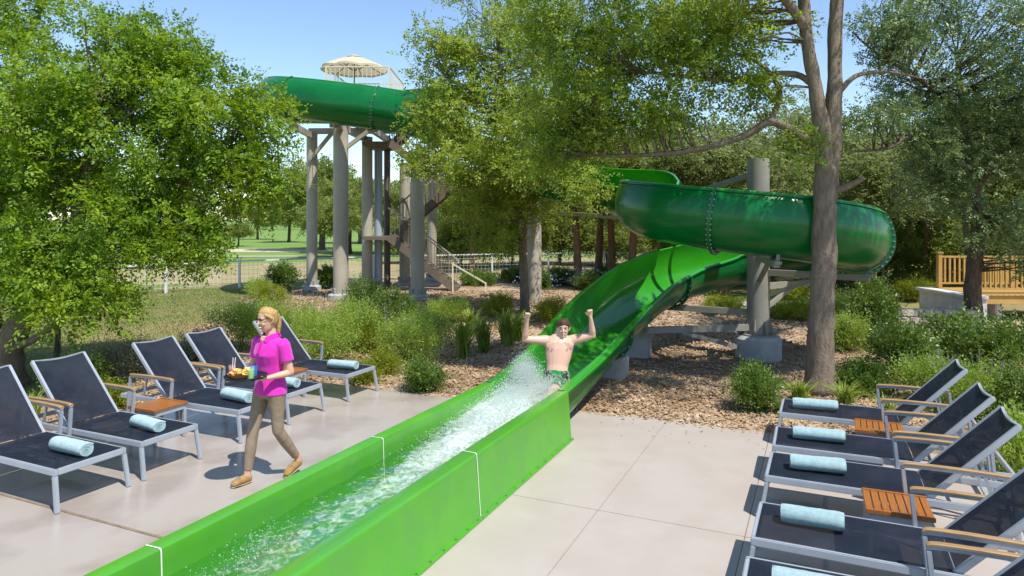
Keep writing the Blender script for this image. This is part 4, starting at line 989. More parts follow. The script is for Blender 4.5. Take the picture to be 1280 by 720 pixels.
for a, t_ in ((an_l, toe_l), (an_r, toe_r)):
    s_ = MB(); foot(s_, a, t_, 1.12); solidify(s_, 'shoe', M['suede'], wo, .006, 3)
    s_ = MB(); d_ = (t_ - a); hl = a - d_ * .20; hl.z = a.z - .07; hl = V3((hl.x, hl.y, max(hl.z, .008))); tt = V3((t_.x, t_.y, .010)); s_.rings([(hl - V3((0, 0, .002)), .030, .008, V3((1, 0, 0))), (hl * .5 + tt * .5, .040, .008, V3((1, 0, 0))), (tt - d_.normalized() * .03, .042, .008, V3((1, 0, 0))), (tt + d_.normalized() * .006, .026, .007, V3((1, 0, 0)))]); s_.build('sole', M['sole'], wo, 40)
    s_ = MB(); c = a * .45 + t_ * .55
    for k in range(3): s_.bar(c + V3((-.026, d_.y * .05 * k, .030 - .004 * k)), c + V3((.026, d_.y * .05 * k, .030 - .004 * k)), .006, .006)
    s_.build('lace', M['sole'], wo)
# --- the tray and what stands on it
wm = Matrix.Translation(wo.location) @ Matrix.Rotation(R(-31), 4, 'Z') @ Matrix.Scale(.965, 4)
tp = wm @ V3((.06, -.335, 1.083))
t_ = MB(); t_.lathe([(.165, 0), (.185, .004), (.192, .022), (.186, .022), (.178, .008), (.02, .007)], seg=36); tr_o = t_.build('serving_tray', mat('black_tray', (.014, .013, .013), .35, .5), None, 30, tp)
tag(tr_o, 'round black serving tray held by the woman in pink', 'tray')
gm = mat('clear_cup', (.85, .9, .9), .06, .5, transp=.90)
def cup(off, col, label, straw):
    e = empty('drinking_cup', tp + V3((*off, .008)), 0, label, 'drink', 'drinks on the tray')
    mb = MB(); mb.lathe([(.026, 0), (.034, .105), (.0325, .105), (.0255, .004)], seg=20); mb.build('cup', gm, e, 40)
    mb = MB(); mb.lathe([(.0245, .004), (.0305, .078)], seg=20); mb.build('drink', mat('drink_' + str(off[0]), col, .15, .5), e, 40)
    if straw:
        for s in (0, 1): mb = MB(); mb.tube([(.01 - .012 * s, .004, .02), (.030 - .022 * s, .002, .175)], .0035, 6); mb.build('straw', M['teeth'], e)
cup((-.125, .0), (.50, .006, .012), 'red iced drink with straws at the left of the tray', True)
cup((.075, -.075), (.26, .50, .006), 'lime green drink nearest the woman on the tray', False)
e = empty('blue_napkin_holder', tp + V3((.055, .05, .008)), .3, 'small bright blue cup standing behind the lime drink', 'cup'); mb = MB(); mb.lathe([(.028, 0), (.034, .085), (.031, .085), (.026, .01)], seg=18); mb.build('cup_wall', mat('blue_plastic', (.02, .20, .55), .35), e, 40); e.name = 'blue_cup'
e = empty('snack_basket', tp + V3((-.035, -.06, .008)), 0, 'tan basket heaped with yellow chips on the tray', 'basket')
mb = MB(); mb.lathe([(.055, 0), (.088, .035), (.094, .042), (.086, .040), (.052, .008)], seg=24); mb.v = [(x * 1.15, y * .85, z) for x, y, z in mb.v]; mb.build('basket', mat('basket_paper', (.55, .25, .09), .8, col2=(.45, .2, .07), scale=30), e, 40)
q = random.Random(9); chm = mat('chip_yellow', (.66, .42, .08), .6, col2=(.72, .5, .14), scale=8)
for k in range(26):
    c = V3((q.gauss(0, .042), q.gauss(0, .028), .035 + q.uniform(0, .034))); rot = Matrix.Rotation(q.uniform(0, 6), 3, 'Z') @ Matrix.Rotation(q.uniform(-.9, .9), 3, 'X')
    mb = MB(); w = .026; mb.add([c + rot @ V3(v) for v in ((-w, -w * .7, 0), (w, -w * .7, 0), (0, w, .006), (-w, -w * .7, .003), (w, -w * .7, .003), (0, w, .009))], [(2, 1, 0), (3, 4, 5), (0, 1, 4, 3), (1, 2, 5, 4), (2, 0, 3, 5)]); mb.build('corn_chip', chm, e)

# ------------------------------------------------ man riding down the slide, arms raised (faces the camera, -y)
MP = V3((.555, 8.62, 0.045))
ma = empty('person', MP, 0, 'bare-chested man with raised fists sliding down in patterned swim shorts', 'person')
b = MB(); X = V3((1, 0, 0))
pel = V3((0, .0, .335)); che = V3((.035, .155, .72))
b.rings([(V3((0, -.05, .34)), .12, .10, X), (V3((0, -.01, .40)), .160, .115, X), (V3((.008, .03, .50)), .142, .102, X), (V3((.018, .07, .60)), .138, .098, X), (V3((.030, .105, .70)), .162, .110, X), (V3((.042, .13, .80)), .176, .112, X), (V3((.052, .15, .88)), .188, .102, X), (V3((.056, .160, .925)), .172, .084, X), (V3((.058, .166, .962)), .118, .068, X), (V3((.060, .170, .995)), .070, .060, X), (V3((.064, .165, 1.03)), .058, .058, X), (V3((.066, .155, 1.08)), .055, .058, X)])
for s in (-1, 1): b.ball((.046 + s * .080, .060, .858), (.098, .012, .058), 12, 7)          # chest muscles
def PM(x, y, Y): return PX(x, y, Y) - MP
arms = [(PM(683, 426, 8.79), PM(656, 424, 8.74), PM(659, 399, 8.66)), (PM(717, 425, 8.79), PM(741, 419, 8.74), PM(738, 395, 8.66))]
for s_, e_, w_ in arms:
    ax = V3((0, 1, 0)); sgn = -1 if s_.x < 0 else 1
    b.rings([(s_ - V3((sgn * .07, 0, .02)), .068, .074, ax), (s_ + V3((sgn * .012, 0, .004)), .066, .070, ax), (s_ * .6 + e_ * .4, .056, .057, ax), (s_ * .2 + e_ * .8, .046, .047, ax), (e_ + (e_ - s_).normalized() * .01, .039, .040, ax)])
    b.rings([(e_ - (w_ - e_).normalized() * .03, .034, .036, ax), (e_ * .75 + w_ * .25, .044, .042, ax), (e_ * .35 + w_ * .65, .034, .031, ax), (w_, .026, .022, ax)])
    hand(b, w_, (w_ - e_), (0, -1, 0.0), fist=True)
dn = V3((-DX, -DY, 0)); sd = V3((DY, -DX, 0))
legs = []
for s in (-1, 1):
    h = V3((s * .09, -.03, .39)); k = V3((0, 0, 0)) + dn * .44 + sd * (s * .11) + V3((0, 0, .41)); a = dn * .84 + sd * (s * .09) + V3((0, 0, .27)); legs.append((h, k, a))
    b.rings([(h, .090, .085, sd), (h * .6 + k * .4, .082, .080, sd), (h * .2 + k * .8, .062, .064, sd), (k, .053, .057, sd)]); b.rings([(k + (k - a) * .05, .048, .05, sd), (k * .7 + a * .3, .056, .058, sd), (k * .3 + a * .7, .040, .043, sd), (a, .034, .037, sd)])
    b.rings([(a - dn * .03 - V3((0, 0, .03)), .03, .03, sd), (a + dn * .04 + V3((0, 0, .02)), .038, .042, sd), (a + dn * .06 + V3((0, 0, .10)), .042, .026, sd), (a + dn * .075 + V3((0, 0, .16)), .036, .016, sd)])
HM = PM(704, 409, 8.80) ; HM = V3((HM.x, .135, HM.z - .008))
Q, f, sx, u = head(b, HM, V3((-.10, -1, 0)), -.02, .93)
body = solidify(b, 'body', M['skin_m'], ma, .0065, 7)
smile(Q, sx, f, body, w=.034, h=-.062)
ey = MB()
for s in (-1, 1): ey.ball(Q(.083, s * .031, .006), (.010, .006, .0055), 8, 5)
ey.build('eyes', M['eye_dark'], body, 'all')
br_ = MB()
for s in (-1, 1): br_.tube([Q(.092, s * .014, .024), Q(.092, s * .034, .030), Q(.080, s * .052, .024)], [.0035, .0045, .003], 6)
br_.build('eyebrows', M['brunet'], body, 'all')
np_ = MB()
for s in (-1, 1): np_.ball((.046 + s * .098, .024, .825), (.011, .006, .011), 8, 5)
np_.build('nipples', mat('nipple', (.36, .16, .12), .6), body, 'all')
hr = MB()
hr.rings([(Q(-.050, 0, -.05), .060, .038, sx), (Q(-.036, 0, .0), .077, .068, sx), (Q(-.022, 0, .045), .081, .086, sx), (Q(-.008, 0, .078), .079, .096, sx), (Q(.004, 0, .106), .064, .084, sx), (Q(.004, 0, .128), .038, .056, sx)])
for s in (-1, 1): hr.tube([Q(.060, s * .055, .075), Q(.03, s * .076, .045), Q(.005, s * .079, -.005)], [.012, .011, .008], 8)
hr.tube([Q(.060, -.045, .098), Q(.072, .0, .108), Q(.058, .045, .100)], [.012, .016, .012], 8)
solidify(hr, 'hair', M['brunet'], ma, .007, 2, .010, .018)
so = MB()
so.rings([(V3((0, -.06, .34)), .13, .11, X), (V3((0, -.01, .40)), .180, .130, X), (V3((.004, .018, .47)), .174, .126, X), (V3((.008, .042, .54)), .163, .118, X)])
for h, k, a in legs: so.rings([(h, .108, .100, sd), (h * .6 + k * .4, .104, .102, sd), (h * .25 + k * .75, .098, .10, sd)])
solidify(so, 'swim_shorts', M['shorts'], ma, .008, 3, .02, .05)
# ================================================================== trees and plants
rt = np.random.RandomState(77)
def unit(a): return a / np.maximum(np.linalg.norm(a, axis=-1, keepdims=True), 1e-6)
def leaves(P, A, N, L, B, fold=.16):
    A = unit(A); N = unit(N - A * (N * A).sum(-1, keepdims=True)); S = np.cross(A, N); L = L[:, None]; B = B[:, None]
    mid = P + A * L * .46 + N * (B * fold)
    V = np.stack([P, mid + S * B * .5 , P + A * L, mid - S * B * .5], 1)
    V[:, 0] -= N * 0; n = len(P); b = np.arange(n)[:, None] * 4
    F = np.concatenate([b + np.array([[0, 1, 2]]), b + np.array([[0, 2, 3]])], 1).reshape(-1, 3)
    return V.reshape(-1, 3), F
def spray_leaves(C, Rr, ns, k, ls, leaf, up=.15, droop=.15, upn=.9, shell=.45, asp=(.42, .62), twigs=False):
    """C clump centres, Rr radii -> leaves set two-ranked along short twigs in every clump"""
    C = np.repeat(C, ns, 0); Rr = np.repeat(Rr, ns, 0); m = len(C)
    D = unit(rt.normal(0, 1, (m, 3))); O = C + D * Rr * (rt.rand(m, 1) ** shell)
    Sd = unit(D * .6 + rt.normal(0, .6, (m, 3)) + np.array([0, 0, up])); ln = ls * rt.uniform(.5, 1.45, (m, 1))
    Np = unit(rt.normal(0, .55, (m, 3)) + np.array([0, -.15, upn])); Sv = unit(np.cross(Sd, Np)); Np = np.cross(Sv, Sd)
    j = (np.arange(k) + .7) / k
    P = O[:, None, :] + Sd[:, None, :] * ln[:, None, :] * j[None, :, None]
    P[:, :, 2] -= ln * (j[None, :] ** 2) * droop * 1.2
    sgn = np.where(np.arange(k) % 2 == 0, 1.0, -1.0)
    A = Sd[:, None, :] * .62 + Sv[:, None, :] * (sgn * .85)[None, :, None] + rt.normal(0, .22, (m, k, 3)) + np.array([0, 0, -droop])
    A[:, -1] = Sd + rt.normal(0, .15, (m, 3))
    Nn = Np[:, None, :] + rt.normal(0, .30, (m, k, 3))
    base = leaf * rt.uniform(.75, 1.2, (m, 1)); L = (base * rt.uniform(.7, 1.2, (m, k)) * (1.05 - .35 * j[None, :] ** 3)).reshape(-1)
    V, F = leaves(P.reshape(-1, 3), A.reshape(-1, 3), Nn.reshape(-1, 3), L, L * rt.uniform(*asp, len(L)))
    if twigs:
        e = O + Sd * ln; e[:, 2] -= ln[:, 0] * droop * 1.2; w = .0035
        T = np.stack([O - Sv * w, O + Sv * w, e], 1).reshape(-1, 3); o = len(V); V = np.concatenate([V, T]); F = np.concatenate([F, np.arange(len(T)).reshape(-1, 3) + o])
    return V, F
def sample_clumps(ells, rmin, rmax):
    C = []; Rr = []
    for c, r, n in ells:
        d = unit(rt.normal(0, 1, (n, 3))); p = np.array(c) + d * np.array(r) * (rt.rand(n, 1) ** .5)
        q = rt.uniform(rmin, rmax, (n, 1)); C.append(p); Rr.append(q * np.array([[1.1, 1.1, .72]]))
    return np.concatenate(C), np.concatenate(Rr)
def bark_jit(seed, amp=.07):
    q = np.random.RandomState(seed).normal(0, amp, (400, 40))
    return lambda i, k: float(q[i % 400, k % 40])
def grow(nodes, C, twig=.008, thick=.014):
    """branches from the trunk nodes to every clump; returns MB"""
    mb = MB(); nodes = [(np.array(p, float), r, i) for i, (p, r) in enumerate(nodes)]; Pn = [p for p, r, i in nodes]; Rn = [r for p, r, i in nodes]
    A = np.array(Pn); order = np.argsort([np.min(np.linalg.norm(A - c, axis=1)) for c in C])
    for oi in order:
        c = C[oi]; A = np.array(Pn); d = np.linalg.norm(A - c, axis=1) + .5 * np.maximum(0, A[:, 2] - c[2]) + .030 / np.maximum(np.array(Rn), .014)
        i = int(np.argmin(d)); s = Pn[i]; L = np.linalg.norm(c - s)
        if L < .12: continue
        r0 = min(Rn[i] * .62, .010 + thick * L); r1 = twig * .6; v = (c - s)
        mid1 = s + v * .35 * np.array([1.15, 1.15, .75]) + np.array([0, 0, .04 * L]) + rt.normal(0, .05 * L, 3); mid2 = s + v * .7 + np.array([0, 0, .06 * L]) + rt.normal(0, .05 * L, 3)
        pts = spline([s, mid1, mid2, c], 3); n = len(pts); rad = [r0 + (r1 - r0) * (k / (n - 1)) ** .8 for k in range(n)]
        mb.tube(pts, rad, 6 if r0 > .02 else 4, cap=False)
        for k in range(2, n): Pn.append(np.array(pts[k])); Rn.append(rad[k])
    return mb
def tree(name, label, chains, ells, crad, ns, k, ls, leaf, lm, bark, group=None, up=.15, droop=.18, seed=0, thick=.014, seg=14, upn=.9, extra=None):
    base = Vector(chains[0][0][0]); base = Vector((base.x, base.y, -.02))
    t = empty(name, base, 0, label, 'tree', group)
    b = np.array(base); nodes = []; tk = MB()
    for ci, (pts, rad) in enumerate(chains):
        sp = spline([Vector(p) - base for p in pts], 6); n = len(sp); rr = [float(np.interp(i / (n - 1) * (len(rad) - 1), range(len(rad)), rad)) for i in range(n)]
        if ci == 0: rr[0] *= 1.28; rr[1] *= 1.12
        tk.tube(sp, rr, seg if rr[0] > .06 else 8, jit=bark_jit(seed + ci))
        nodes += [(p, r) for p, r in zip(sp[3:], rr[3:])]
    tk.build('trunk', M[bark], t, 'all')
    C, Rr = sample_clumps([(np.array(c) - b, r, n) for c, r, n in ells], *crad)
    tag(grow(nodes, C, thick=thick).build('branches', M[bark], t, 'all'), kind='stuff')
    Vv, Ff = spray_leaves(C, Rr, ns, k, ls, leaf, up, droop, upn)
    cr = link(bpy.data.objects.new('crown', fast_mesh('crown', Vv, Ff, M[lm])), t); tag(cr, kind='stuff')
    return t
def E(px_, py_, Y, rx, ry, rz, n): p = PX(px_, py_, Y); return ((p.x, p.y, p.z), (rx, ry, rz), n)
def PT(px_, py_, Y): return tuple(PX(px_, py_, Y))

# --- the big tree on the left, its neighbour at the picture edge
tree('broadleaf_tree', 'large bright green leafy tree with low branches behind the left loungers',
     [([(-7.75, 10.6, -.05), PT(12, 430, 10.5), PT(40, 380, 10.5), PT(90, 300, 10.6), PT(110, 200, 10.7), PT(120, 110, 10.8)], [.23, .20, .16, .12, .07, .03]),
      ([(-7.78, 10.6, .1), PT(-10, 420, 10.6), PT(-20, 330, 10.6), PT(10, 200, 10.4), PT(20, 90, 10.4)], [.20, .17, .13, .08, .03]),
      ([PT(60, 360, 10.5), PT(130, 290, 10.8), PT(200, 235, 11.1), PT(280, 190, 11.4)], [.09, .075, .05, .02]),
      ([PT(5, 440, 10.5), PT(50, 420, 10.3), PT(100, 385, 10.1)], [.07, .05, .015])],
     [E(50, 250, 10.4, 2.1, 1.7, 1.6, 58), E(150, 150, 11.0, 1.7, 1.6, 1.55, 48), E(250, 185, 11.4, 1.25, 1.2, 1.35, 36), E(302, 190, 11.5, .60, .7, 1.15, 24), E(326, 150, 11.6, .28, .4, .45, 5), E(322, 235, 11.5, .25, .4, .35, 4), E(150, 40, 11.2, .7, .8, .5, 9), E(225, 60, 11.3, .7, .8, .4, 8), E(170, 290, 10.8, 1.5, 1.2, .6, 22), E(210, 90, 11.2, .8, .8, .6, 12),
      E(75, 375, 9.9, .95, .7, .42, 18), E(20, 345, 9.9, .9, .8, .6, 14), E(245, 290, 11.3, .55, .6, .45, 8), E(248, 330, 11.2, .20, .25, .22, 2), E(30, 130, 10.5, 1.3, 1.3, 1.2, 26)],
     (.25, .45), 48, 8, .26, .078, 'leaf_left', 'bark', seed=1)
tree('broadleaf_tree', 'tall leafy tree cut off by the upper left corner of the picture',
     [([(-10.6, 11.8, -.05), (-10.4, 11.7, 2.0), (-10.0, 11.6, 4.2), (-9.7, 11.5, 6.0)], [.2, .16, .10, .04])],
     [E(-30, 60, 11.6, 1.7, 1.5, 1.3, 34), E(25, 20, 11.6, .75, .8, .8, 12), E(-60, 200, 11.6, 1.5, 1.3, 1.3, 22)],
     (.32, .55), 45, 8, .27, .08, 'leaf_left', 'bark', seed=4)
tree('sapling', 'slim young tree trunk between the big left tree and the lawn',
     [([PT(71, 452, 12.1), PT(72, 410, 12.1), PT(66, 360, 12.0), PT(70, 320, 12.0)], [.05, .045, .035, .02])],
     [E(70, 340, 12, .55, .5, .4, 8)], (.25, .4), 50, 8, .24, .06, 'leaf_left', 'bark_dark', seed=5)
# --- slim elm in the middle
tree('cedar_elm_tree', 'slim grey trunked elm with a loose crown in front of the slide column',
     [([PT(656, 392, 18.3), PT(654, 330, 18.3), PT(648, 250, 18.3), PT(640, 180, 18.3), PT(625, 90, 18.2), PT(620, 20, 18.2)], [.13, .105, .09, .075, .05, .02]),
      ([PT(648, 260, 18.3), PT(600, 225, 18.0), PT(545, 205, 17.7)], [.05, .035, .012]), ([PT(645, 225, 18.3), PT(690, 200, 18.2), PT(725, 195, 18.1)], [.045, .03, .012]),
      ([PT(636, 150, 18.3), PT(580, 110, 18.0), PT(540, 80, 17.9)], [.045, .03, .012])],
     [E(610, 120, 18.2, 2.1, 1.8, 1.9, 70), E(556, 150, 17.9, 1.05, 1.2, 1.2, 28), E(530, 205, 17.7, .65, .8, .5, 9), E(615, 245, 17.9, 1.3, 1.2, .70, 30), E(560, 60, 18, 1.1, 1.1, 1.0, 22), E(685, 250, 18.2, .9, .8, .75, 16), E(640, 40, 18.2, 1.5, 1.4, 1.2, 30), E(610, 300, 17.8, .8, .8, .35, 9), E(690, 130, 18.4, 1.2, 1.1, 1.3, 26), E(600, -40, 18.2, 1.4, 1.4, 1.1, 20), E(610, 200, 16.6, 1.3, .7, .8, 26), E(680, 205, 15.8, .9, .6, .55, 22), E(650, 160, 16.2, 1.1, .7, .6, 18), E(730, 240, 15.0, .5, .4, .30, 7)],
     (.30, .48), 28, 7, .33, .098, 'leaf_elm', 'bark', seed=9)
# --- forked tree right of the slide
tree('forked_tree', 'tall forked grey trunk tree standing in the mulch right of the slide',
     [([PT(1024, 492, 9.9), PT(1027, 400, 9.9), PT(1030, 320, 9.9), PT(1031, 250, 9.9), PT(1030, 190, 9.9), PT(1019, 110, 9.9), PT(1008, 40, 9.9), PT(1000, -60, 9.9), PT(990, -190, 9.9)], [.195, .175, .165, .155, .125, .095, .085, .07, .03]),
      ([PT(1036, 250, 9.95), PT(1040, 190, 9.95), PT(1043, 110, 10.0), PT(1045, 20, 10.1), PT(1055, -70, 10.2), PT(1075, -180, 10.3)], [.12, .12, .105, .095, .07, .03]),
      ([PT(1026, 188, 9.9), PT(996, 166, 10.0), PT(962, 153, 10.1), PT(930, 170, 10.2), PT(870, 187, 10.3), PT(800, 194, 10.5), PT(735, 194, 10.7), PT(690, 188, 10.8)], [.07, .062, .055, .05, .042, .034, .024, .010]),
      ([PT(962, 153, 10.1), PT(975, 115, 10.2), PT(950, 80, 10.3), PT(900, 60, 10.4)], [.045, .038, .028, .014]),
      ([PT(1040, 240, 9.9), PT(1062, 232, 9.8), PT(1080, 222, 9.7)], [.055, .045, .03]),
      ([PT(1016, 105, 9.9), PT(985, 92, 10.1), PT(900, 100, 10.4), PT(800, 90, 10.6), PT(720, 100, 10.8)], [.05, .045, .035, .025, .01]),
      ([PT(1045, 120, 10.0), PT(1070, 95, 10.0), PT(1110, 90, 10.1), PT(1160, 100, 10.3)], [.045, .035, .022, .01]),
      ([PT(1010, 40, 9.9), PT(960, -20, 9.6), PT(860, -50, 9.2), PT(770, -60, 9.0)], [.07, .06, .045, .02])],
     [E(760, 50, 10.7, 1.7, 1.3, .95, 80), E(870, 70, 10.5, 1.15, 1.1, .75, 44), E(730, 130, 10.7, .85, .8, .5, 26), E(820, 140, 10.5, .8, .8, .38, 20), E(910, 20, 10.3, 1.0, 1.0, .6, 30), E(690, 20, 11.0, .8, .9, .8, 20), E(930, 115, 10.3, .45, .5, .25, 8),
      E(760, -70, 10.0, 1.7, 1.4, .7, 30), ((5.2, 7.9, 7.0), (2.7, 1.6, .95), 66), ((3.2, 7.6, 6.7), (1.3, 1.0, .7), 16), ((7.4, 8.4, 7.1), (1.6, 1.6, .9), 22), E(1015, 188, 9.8, .25, .25, .2, 3), E(700, 190, 10.8, .6, .4, .35, 12), E(760, 160, 10.6, .6, .4, .3, 10), E(690, 150, 10.9, .6, .5, .4, 10)],
     (.24, .40), 27, 8, .24, .070, 'leaf_big', 'bark', seed=14, thick=.009)
# --- dark oak at the right edge
tree('live_oak_tree', 'dark blue-green oak filling the upper right corner, trunk by the footbridge',
     [([PT(1219, 412, 15.6), PT(1216, 350, 15.6), PT(1222, 290, 15.6), PT(1216, 230, 15.5), PT(1205, 150, 15.4), PT(1195, 60, 15.3)], [.19, .165, .15, .125, .08, .03]),
      ([PT(1208, 300, 15.5), PT(1203, 260, 15.5), PT(1180, 220, 15.2), PT(1140, 180, 14.8)], [.06, .06, .045, .015]),
      ([PT(1218, 240, 15.5), PT(1250, 190, 15.3), PT(1290, 130, 15.2)], [.09, .07, .03]),
      ([PT(1206, 150, 15.4), PT(1150, 100, 14.6), PT(1100, 70, 14.0), PT(1065, 40, 13.5)], [.06, .045, .03, .01]),
      ([PT(1216, 225, 15.5), PT(1150, 170, 14.5), PT(1110, 185, 13.8), PT(1060, 190, 13.2)], [.07, .05, .035, .012])],
     [E(1200, 120, 14.8, 1.9, 1.7, 1.6, 74), E(1270, 190, 14.6, 1.6, 1.5, 1.5, 56), E(1250, 40, 14.4, 1.7, 1.5, 1.3, 44), E(1120, 45, 13.4, .95, .9, .75, 26), E(1095, 140, 13.4, .7, .7, .40, 10), E(1180, 235, 14.8, 1.0, .9, .5, 18), E(1265, 285, 14.6, .8, .9, .5, 18), E(1160, -30, 14, 1.4, 1.3, .8, 24), E(1320, 100, 14.6, 1.5, 1.5, 1.5, 30), E(1165, 170, 14.4, .8, .8, .5, 14), E(1290, 330, 14.7, .55, .6, .3, 8)],
     (.28, .46), 36, 8, .23, .070, 'leaf_oak', 'bark_dark', seed=23)

# --- trees farther back: a few kinds, each copied
def proto(seed, H, rx, rz, zc, ncl, leaf, lm, bark, trunk_r=.16, ns=40, k=7, crad=(.45, .8), lean=.2, name='background_tree'):
    global rt
    rt = np.random.RandomState(seed); q = random.Random(seed)
    ch = [([(0, 0, -.05), (q.uniform(-lean, lean) * .4, q.uniform(-lean, lean) * .4, H * .3), (q.uniform(-lean, lean), q.uniform(-lean, lean), H * .6), (q.uniform(-lean, lean) * 1.5, q.uniform(-lean, lean), H * .9)], [trunk_r, trunk_r * .8, trunk_r * .55, .03])]
    el = [((q.uniform(-.3, .3) * rx, q.uniform(-.3, .3) * rx, zc), (rx, rx, rz), ncl)]
    for _ in range(4): el.append(((q.uniform(-.7, .7) * rx, q.uniform(-.7, .7) * rx, zc + q.uniform(-.5, .6) * rz), (rx * .5, rx * .5, rz * .45), ncl // 5))
    return tree(name, 'tmp', ch, el, crad, ns, k, .42, leaf, lm, bark, seed=seed, seg=10)
def place(pr, items, labels, group, used_=[]):
    for i, (x, y, s, rz) in enumerate(items):
        if pr.name in used_: o = copy_tree(pr)
        else: o = pr; used_.append(pr.name)
        o.location = (x, y, -.08); o.rotation_euler = (0, 0, rz); o.scale = (s, s, s * (1 + .06 * math.sin(i * 2.1)))
        tag(o, labels if isinstance(labels, str) else labels[i], 'tree', group)
def at(px_, Y): return ((px_ - 640) * Y / FPX, Y)
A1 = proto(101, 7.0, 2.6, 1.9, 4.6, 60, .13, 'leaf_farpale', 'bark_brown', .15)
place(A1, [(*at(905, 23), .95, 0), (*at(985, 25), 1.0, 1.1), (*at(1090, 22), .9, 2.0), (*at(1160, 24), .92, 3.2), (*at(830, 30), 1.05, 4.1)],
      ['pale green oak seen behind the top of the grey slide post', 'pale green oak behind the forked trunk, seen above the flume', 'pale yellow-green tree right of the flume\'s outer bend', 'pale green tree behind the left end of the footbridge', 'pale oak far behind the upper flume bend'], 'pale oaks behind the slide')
A2 = proto(102, 6.0, 2.4, 1.5, 4.3, 52, .13, 'leaf_far', 'bark_brown', .17)
place(A2, [(*at(723, 25.5), .95, 0), (*at(765, 26.5), 1.0, 1.3), (*at(790, 25.0), .98, 2.4), (*at(748, 28), 1.02, 3.0), (*at(874, 27), 1.0, .5), (*at(1120, 29), 1.1, 1.5), (*at(1215, 26), 1.15, 2.5), (*at(1275, 24), 1.1, .2), (*at(590, 33), .95, 4.2), (*at(660, 35), 1.0, 5.2)],
      ['reddish brown trunk left-most of the group under the upper flume', 'reddish trunk in the middle of the group under the upper flume', 'thick reddish trunk nearest the flume bend on the left', 'thin dark trunk second from the left under the upper flume', 'brown trunk just visible under the front flume', 'dark tree far behind the flume\'s right bend', 'dark green tree filling the view behind the footbridge', 'dark green tree at the right edge behind the footbridge', 'green tree beyond the fence, right of the tower stairs', 'green tree beyond the fence behind the elm trunk'], 'trees behind the slide')
A3 = proto(103, 5.2, 2.6, 1.6, 3.4, 50, .17, 'leaf_far', 'bark_dark', .2, name='golf_course_tree')
rr_ = random.Random(31); far = [(*at(361, 78), .95, .4), (*at(322, 88), .8, 2.2), (*at(298, 66), .45, 1.0), (*at(232, 38), .50, .7), (*at(175, 36), .42, 2.0), (*at(140, 41), .6, 3.4)]
place(A3, far, ['solitary round tree on the fairway left of the tower column', 'round tree farther back on the fairway, left of the solitary one', 'small round tree on the fairway edge by the big left crown', 'small dark tree just beyond the fence under the left crown', 'smallest tree beyond the fence, seen under the big left tree', 'low tree beyond the left end of the fence'], 'golf course trees')
line = []
for i in range(26):
    px_ = -150 + i * 62 + rr_.uniform(-20, 20)
    if 285 < px_ < 395: continue
    Y = rr_.uniform(52, 80) if px_ > 395 else rr_.uniform(60, 95); line.append((*at(px_, Y), rr_.uniform(.95, 1.5), rr_.uniform(0, 6)))
place(A3, line, 'one of the distant green trees lining the golf course', 'distant tree line')
line = [(*at(px_, Y), s, r_) for px_, Y, s, r_ in ((418, 46, .8, .3), (436, 52, 1.05, 1.4), (560, 44, .8, 2.2), (610, 48, 1.0, 3.0), (300, 160, 1.3, .2), (340, 175, 1.5, 1.1), (380, 165, 1.4, 2.2), (320, 190, 1.6, 4), (500, 50, 1.0, 5.0), (1000, 40, 1.1, .9), (1060, 44, 1.2, 2.2), (1180, 40, 1.2, 4.0), (1260, 38, 1.2, 5), (930, 46, 1.2, 3))]
place(A3, line, 'one of the distant green trees lining the golf course', 'distant tree line')
A4 = proto(104, 3.2, 1.7, 1.15, 1.55, 44, .12, 'leaf_far', 'bark_dark', .07, crad=(.35, .6), name='understory_tree')
place(A4, [(*at(885, 28), 1.1, 0), (*at(955, 30), 1.2, 1), (*at(1030, 29), 1.2, 2), (*at(1100, 26), 1.0, 3), (*at(1165, 30), 1.3, 4), (*at(1225, 23), 1.0, 5), (*at(1285, 22), 1.1, .5), (*at(820, 37), 1.3, 1.5), (*at(760, 38), 1.3, 2.5), (*at(700, 39), 1.3, 3.5), (*at(640, 38), 1.2, 4.5), (*at(575, 37), 1.2, 5.5), (*at(520, 40), 1.2, .9)],
      ['bushy small tree behind the grey post under the front flume', 'bushy small tree left of the forked trunk under the flume', 'bushy small tree just right of the forked trunk, under the flume bend', 'bushy small tree below the flume\'s right bend', 'bushy small tree behind the footbridge\'s left post', 'dark bushy tree behind the footbridge balusters', 'dark bushy tree at the right edge behind the balusters', 'bushy tree beyond the fence at the flume\'s left bend', 'bushy tree beyond the fence behind the brown trunks', 'bushy tree beyond the fence left of the brown trunks', 'bushy tree beyond the fence behind the slide column', 'bushy tree beyond the fence right of the tower', 'bushy tree beyond the fence behind the tower stairs'], 'understory trees')
rt = np.random.RandomState(402)

